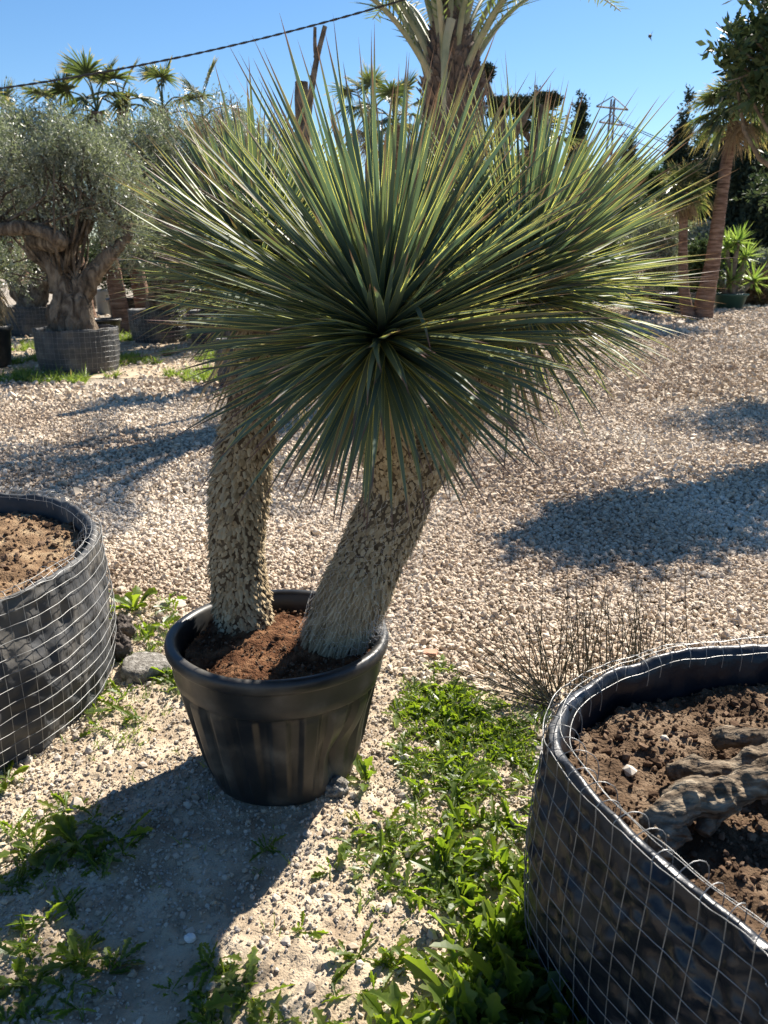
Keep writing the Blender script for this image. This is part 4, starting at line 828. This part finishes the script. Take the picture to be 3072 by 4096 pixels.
pad_tree('cloud-pruned tree with a thick trunk and stacked pads, beside the wide flat one', [([(540, 330), (538, 170), (542, 130), (543, 105)], (.22, .07)), ([(538, 150), (524, 130), (523, 118)], (.07, .03)), ([(538, 150), (530, 140), (520, 130)], (.06, .03))], [(548, 101, 12, 5), (523, 113, 8.5, 4.5), (519, 127, 10, 4.5)], 16, 402)

# ------------------------------------------------------------------ cypresses and tree line
def cypress(label, px_, ytop, Y_, wpx, seed, lean=0, n=None, base_lobe=True, group='cypresses at the back', cat='cypress', name='cypress', m=None, leaf=None, fat=.5):
    top = A(px_, ytop, Y_); H = top[2]; wr = wpx * Y_ / FPX; t = thing(name, label, cat, (top[0], Y_, 0), group)
    zs_ = np.linspace(.06, .97, 14); lobes = []
    for q in zs_:
        w_ = wr * min(1, (1.02 - q) / fat) ** .75 * (1 + .15 * math.sin(q * 23 + seed)); lobes.append((top[0] + lean * (q ** 2) + .1 * wr * math.sin(q * 17 + seed), Y_, H * q, w_, w_, H * .075))
    mb = MB(); tube(mb, [[top[0], Y_, 0], [top[0], Y_, H * .5], [top[0] + lean * .8, Y_, H * .92]], [wr * .16, wr * .1, .02], 8); obj('trunk', mb, m_bark, t, True)
    mb = MB(); lf = leaf or max(.13, Y_ * .0045); foliage(mb, lobes, n or int(3800 + 90 * wpx), 9, lf, .42, lf * 2.2, .9, .15, seed); obj('crown', mb, m or m_conifer, t)
cypress('slender dark cypress with a bent tip left of the tall fan palm', 684, 100, 45, 13, 501, .25)
cypress('thin cypress rising just behind the right yucca leaf tips', 581, 100, 50, 7, 502)
cypress('short thin cypress behind the yucca leaf tips, nearer the fan palms', 630, 142, 52, 7, 503)
cypress('pointed cypress behind the stacked pads of the topiary', 540, 89, 40, 7, 504)
cypress('small cypress close right of the slender bent one', 705, 129, 46, 7, 505)
for k, (px_, yt, Y_, w_, lab) in enumerate([(733, 124, 38, 19, 'broad dark conifer behind the tall leaning trunk'), (756, 116, 36, 19, 'broad dark conifer at the right edge, tallest of the conifers'), (720, 140, 40, 18, 'broad dark conifer between the two fan palm trunks'), (790, 120, 36, 22, 'dark conifer cut off by the right edge'), (708, 158, 42, 16, 'lower dark conifer behind the short fan palm'), (775, 135, 34, 17, 'dense conifer right at the frame edge below the broad leaved branches')]):
    cypress(lab, px_, yt, Y_, w_, 520 + k, 0, 4200, group='dark conifers at the right', cat='conifer', name='conifer', fat=.75, leaf=.24)
def bush(label, px_, py_, Y_, rpx, zpx, seed, m, n=1800, leaf=.09, w_=.4, name='shrub', group='shrubs at the back', stem=True, per=12):
    c = A(px_, py_, Y_); k = Y_ / FPX; t = thing(name, label, 'shrub', (c[0], Y_, 0), group); lobes = [(*c, rpx * k, rpx * k * .9, zpx * k)]
    rg = np.random.default_rng(seed)
    for q in range(4): lobes.append((c[0] + rg.uniform(-.55, .55) * rpx * k, Y_ + rg.uniform(-.3, .3) * rpx * k, c[2] + rg.uniform(-.5, .35) * zpx * k, rpx * k * .55, rpx * k * .5, zpx * k * .55))
    mb = MB(); tube(mb, [[c[0], Y_, 0], [c[0], Y_, c[2]]], [.09, .04], 7); twigs(mb, lobes, [[c[0], Y_, max(.2, c[2] - zpx * k * .6)]], 16, .03, seed); obj('trunk', mb, m_bark, t, True)
    mb = MB(); foliage(mb, lobes, n, per, leaf, w_, leaf * 3.2, .35, .2, seed); obj('crown', mb, m, t)
bush('round clipped grey olive ball left of the fan palm trunks', 650, 253, 24, 27, 41, 601, m_olive, 5200, .08, .3)
simple_pot('dark round pot under the grey olive ball', *A(650, 310, 25.2)[:2], .72, .62, m_plastic)
for k, (a, b_, Y_, r1, r2, mm, lab) in enumerate([(640, 192, 40, 20, 22, m_bush, 'dark bushy tree seen between the yucca tips and the short palm'), (664, 200, 44, 20, 24, m_bush, 'bushy tree in front of the bent cypress'), (618, 215, 38, 26, 34, m_bush, 'dark green tree behind the right yucca leaves'), (592, 262, 30, 26, 34, m_bush, 'dark shrub glimpsed under the right yucca leaves'),
        (700, 272, 27, 14, 24, m_bush, 'green creeper bush between the two palm trunks'), (560, 240, 26, 26, 36, m_olive, 'grey shrub hidden behind the right yucca head'), (505, 235, 24, 30, 40, m_olive, 'grey olive shrub directly behind the yucca heads'), (430, 240, 25, 30, 40, m_bush, 'dark shrub behind the centre of the yucca'), (350, 235, 24, 30, 42, m_bush, 'dark shrub behind the left half of the yucca'), (290, 235, 22, 26, 40, m_olive, 'grey shrub behind the single-stemmed yucca head'),
        (757, 292, 29, 16, 15, m_rust_bush, 'reddish brown bush at the right edge behind the green pot'), (764, 272, 31, 12, 14, m_olive, 'grey leaved bush above the reddish one at the right edge'), (700, 250, 33, 10, 20, m_olive, 'slim yellowish climber between the palm trunks'), (575, 285, 24, 18, 18, m_bush, 'low shrub behind the right yucca leaves'),
        (35, 262, 26, 26, 16, m_bush, 'dark hedge bush far behind the far left basket'), (90, 262, 28, 26, 16, m_bush, 'dark hedge bush far behind the grey pot'), (-15, 250, 26, 22, 24, m_bush, 'dark hedge bush beyond the left edge'), (735, 262, 33, 20, 24, m_conifer, 'dark bush in shade behind the green-potted yucca'), (672, 295, 30, 14, 14, m_bush, 'leafy bush behind the short palm trunk')]):
    bush(lab, a, b_, Y_, r1, r2, 620 + k, mm, 2200, max(.09, Y_ * .0042))
# yucca in a green tub
gp = A(729, 306, 27.3); simple_pot('dark green tub on the gravel at the right, holding a many-headed yucca', gp[0], gp[1], .55, .5, m_green_pot, base=.72)
t = thing('yucca', 'many-headed green yucca in the dark green tub at the right', 'yucca', (gp[0], gp[1], .4)); mb = MB(); hd = [(727, 250), (745, 258), (731, 282), (714, 262), (753, 282), (738, 243)]
for k, (a, b_) in enumerate(hd):
    e = A(a, b_, 27.3 + .2 * math.sin(k * 2)); bs = np.array([gp[0] + .08 * math.cos(k), gp[1] + .08 * math.sin(k), .4]); tube(mb, spline([bs, (bs + e) / 2 + [0.05 * math.sin(k), 0, -.1], e], 12), np.linspace(.13, .07, 12), 8)
obj('stems', mb, m_bark, t, True)
for k, (a, b_) in enumerate(hd):
    mb = MB(); rosette(mb, A(a, b_, 27.3 + .2 * math.sin(k * 2)), ((a - 733) * .02, 0, 1), 70, .68, .055, 700 + k, -.5); obj('leaf_crown', mb, m_yucca_green, t)
# black crates piled near the pot
mb = MB(); c = A(671, 311, 25)
t = thing('crate_pile', 'untidy pile of black plastic crates and sheeting left of the palm trunks', 'crates', (c[0], c[1], 0))
def box(mb, c, s, rz=0):
    x_, y_, z_ = s; V = np.array([[a, b, d] for d in (-.5, .5) for b in (-.5, .5) for a in (-.5, .5)]) * [x_, y_, z_]; cr, sr = math.cos(rz), math.sin(rz); V = V @ np.array([[cr, sr, 0], [-sr, cr, 0], [0, 0, 1]]) + c
    mb.add(V, [[0, 2, 3, 1], [4, 5, 7, 6], [0, 1, 5, 4], [2, 6, 7, 3], [0, 4, 6, 2], [1, 3, 7, 5]])
for k, (dx, dz, rz) in enumerate([(-.4, 0, .1), (.35, 0, -.15), (-.1, .34, .3), (.45, .33, -.1)]):
    mb = MB(); q = np.array([c[0] + dx, c[1], dz])
    for u_ in (-.3, .3): box(mb, q + [u_, 0, .15], (.03, .42, .28), 0)
    for v_ in (-.2, .2):
        for h_ in (.05, .15, .25): box(mb, q + [0, v_, h_], (.56, .02, .06), 0)
    box(mb, q + [0, 0, .015], (.55, .37, .02)); obj('crate', mb, m_plastic, t)
mb = MB(); c = A(699, 268, 31); n = 14; q = np.linspace(-1, 1, n); X, Y = np.meshgrid(q * 1.0, np.linspace(-.5, .5, 6)); zt = .06 * fbm(np.stack([X.ravel() * 3, Y.ravel() * 4], -1), 2, 3) - .12 * X.ravel() ** 2
i = np.arange(5)[:, None]; j = np.arange(n - 1)[None]; F = np.stack([i * n + j, i * n + j + 1, (i + 1) * n + j + 1, (i + 1) * n + j], -1).reshape(-1, 4)
V = np.column_stack([X.ravel() + c[0], Y.ravel() + c[1], zt + c[2]]); V2 = V - [0, 0, .03]; mb.add(V, F); mb.add(V2, F[:, ::-1])
for a, b_ in ((-.85, -.4), (.85, -.4), (-.85, .4), (.85, .4)): tube(mb, [[c[0] + a, c[1] + b_, 0], [c[0] + a, c[1] + b_, c[2] - .12]], .03, 6)
tag(obj('awning', mb, m_white, None, loc=(c[0], c[1], 0)), 'small white sheet stretched flat on legs between the two palm trunks', 'awning')

# ------------------------------------------------------------------ broad leaved tree reaching in at the upper right
t = thing('broadleaf_tree', 'broad leaved evergreen tree reaching in at the upper right corner', 'tree', (4.9, 8.6, 0)); mb = MB()
lobes = [(*A(762, 58, 7.6), .32, .36, .27), (*A(760, 80, 7.6), .16, .24, .12), (*A(800, 40, 7.7), .6, .6, .5), (*A(806, 72, 7.9), .42, .5, .28), (*A(850, 50, 8.0), .7, .7, .45)]
lobes = [l if len(l) == 6 else (*l, .9, .8, .6) for l in lobes]
tube(mb, spline([[4.95, 8.6, 0], [4.85, 8.5, 1.2], [4.6, 8.3, 2.4]], 14), np.linspace(.14, .09, 14), 12)
twigs(mb, lobes, [[4.6, 8.3, 2.4], [4.7, 8.35, 2.0]], 50, .035, 5)
for a, b_, c_, d_ in ((757, 62, 716, 22), (757, 70, 716, 82), (758, 60, 735, 45)): tube(mb, spline([A(a, b_, 7.5), A((a + c_) / 2, (b_ + d_) / 2 + 3, 7.45), A(c_, d_, 7.4)], 8), np.linspace(.008, .003, 8), 5, False)
obj('trunk', mb, m_bark, t, True); mb = MB(); foliage(mb, lobes, 1300, 8, .10, .42, .22, .2, .2, 801)
foliage(mb, [(*A(722, 40, 7.45), .10, .1, .15), (*A(728, 62, 7.45), .11, .1, .11), (*A(740, 85, 7.5), .12, .1, .08)], 40, 7, .10, .40, .12, .9, .1, 802); obj('crown', mb, m_ficus, t)
# off-frame trees whose shade lies on the gravel
t = thing('topiary_tree', 'cloud-pruned tree standing beyond the right edge, shading the gravel', 'topiary', (5.3, 9.6, 0)); mb = MB()
tube(mb, spline([[5.3, 9.6, 0], [5.2, 9.5, 1.3], [5.5, 9.7, 2.4]], 12), np.linspace(.14, .08, 12), 10); obj('trunk', mb, m_bark, t, True); mb = MB(); foliage(mb, [(5.4, 10.1, 2.4, 1.1, .8, .35), (6.1, 9.8, 2.1, .8, .8, .4), (5.9, 11.2, 2.7, 1.0, .9, .4)], 2600, 10, .07, .42, .2, .3, .1, 811); obj('crown', mb, m_ficus, t)

# ------------------------------------------------------------------ pylon, wires, bird
t = thing('power_pylon', 'small lattice power pylon seen between the right yucca leaf tips', 'pylon', tuple(A(612, 300, 70) * [1, 1, 0])); top = A(612, 112, 70); bx = top[0]; mb = MB(); H = top[2] + .9
for sx_ in (-1, 1):
    for sy_ in (-1, 1): tube(mb, [[bx + sx_ * .42, 70 + sy_ * .42, 0], [bx + sx_ * .12, 70 + sy_ * .12, H]], .04, 4, False)
for k in range(12):
    z1, z2 = H * k / 12, H * (k + 1) / 12; w1, w2 = .42 - .3 * k / 12, .42 - .3 * (k + 1) / 12; s_ = 1 if k % 2 else -1
    for sy_ in (-1, 1): tube(mb, [[bx - s_ * w1, 70 + sy_ * w1, z1], [bx + s_ * w2, 70 + sy_ * w2, z2]], .02, 4, False); tube(mb, [[bx + sy_ * w1, 70 - s_ * w1, z1], [bx + sy_ * w2, 70 + s_ * w2, z2]], .02, 4, False)
obj('lattice_tower', mb, m_steel, t); mb = MB()
for dz, hw in ((-1.6, .95), (-.5, 1.25)): tube(mb, [[bx - hw, 70, H + dz], [bx + hw, 70, H + dz - .25]], .07, 4); tube(mb, [[bx - hw, 70, H + dz], [bx, 70, H + dz + .7], [bx + hw, 70, H + dz - .25]], .045, 4)
obj('crossarm', mb, m_steel, t)
for k, (a, b_, c_, d_) in enumerate(((613, 118, 712, 152), (616, 121, 714, 156), (613, 133, 708, 160))):
    mb = MB(); p0, p1 = A(a, b_, 70), A(c_, d_, 66); p1 = p1 + (p1 - p0) * 2; s = np.linspace(0, 1, 20); Q = p0 + (p1 - p0) * s[:, None]; Q[:, 2] -= 2.2 * s * (1 - s); tube(mb, Q, .028, 4, False)
    tag(obj('power_line', mb, m_cable, None, loc=p0), ('uppermost', 'middle', 'lowest')[k] + ' thin power line running down from the pylon to the right', 'power line', 'power lines')
mb = MB(); p = A(650, 36, 60); tube(mb, [p + [-.1, -.2, 0], p, p + [.05, .25, .02]], [.03, .12, .02], 8); mb.add(np.array([[0, .05, 0], [0, -.12, 0], [.18, -.1, .32], [.05, .1, .1], [0, -.12, -.01], [.12, -.1, -.34], [.02, .08, -.1]]) + p, [[0, 1, 2], [0, 2, 3], [0, 5, 4], [0, 6, 5]])
tag(obj('bird', mb, m_bird, None, loc=p), 'tiny dark bird flying high in the sky at the right', 'bird')
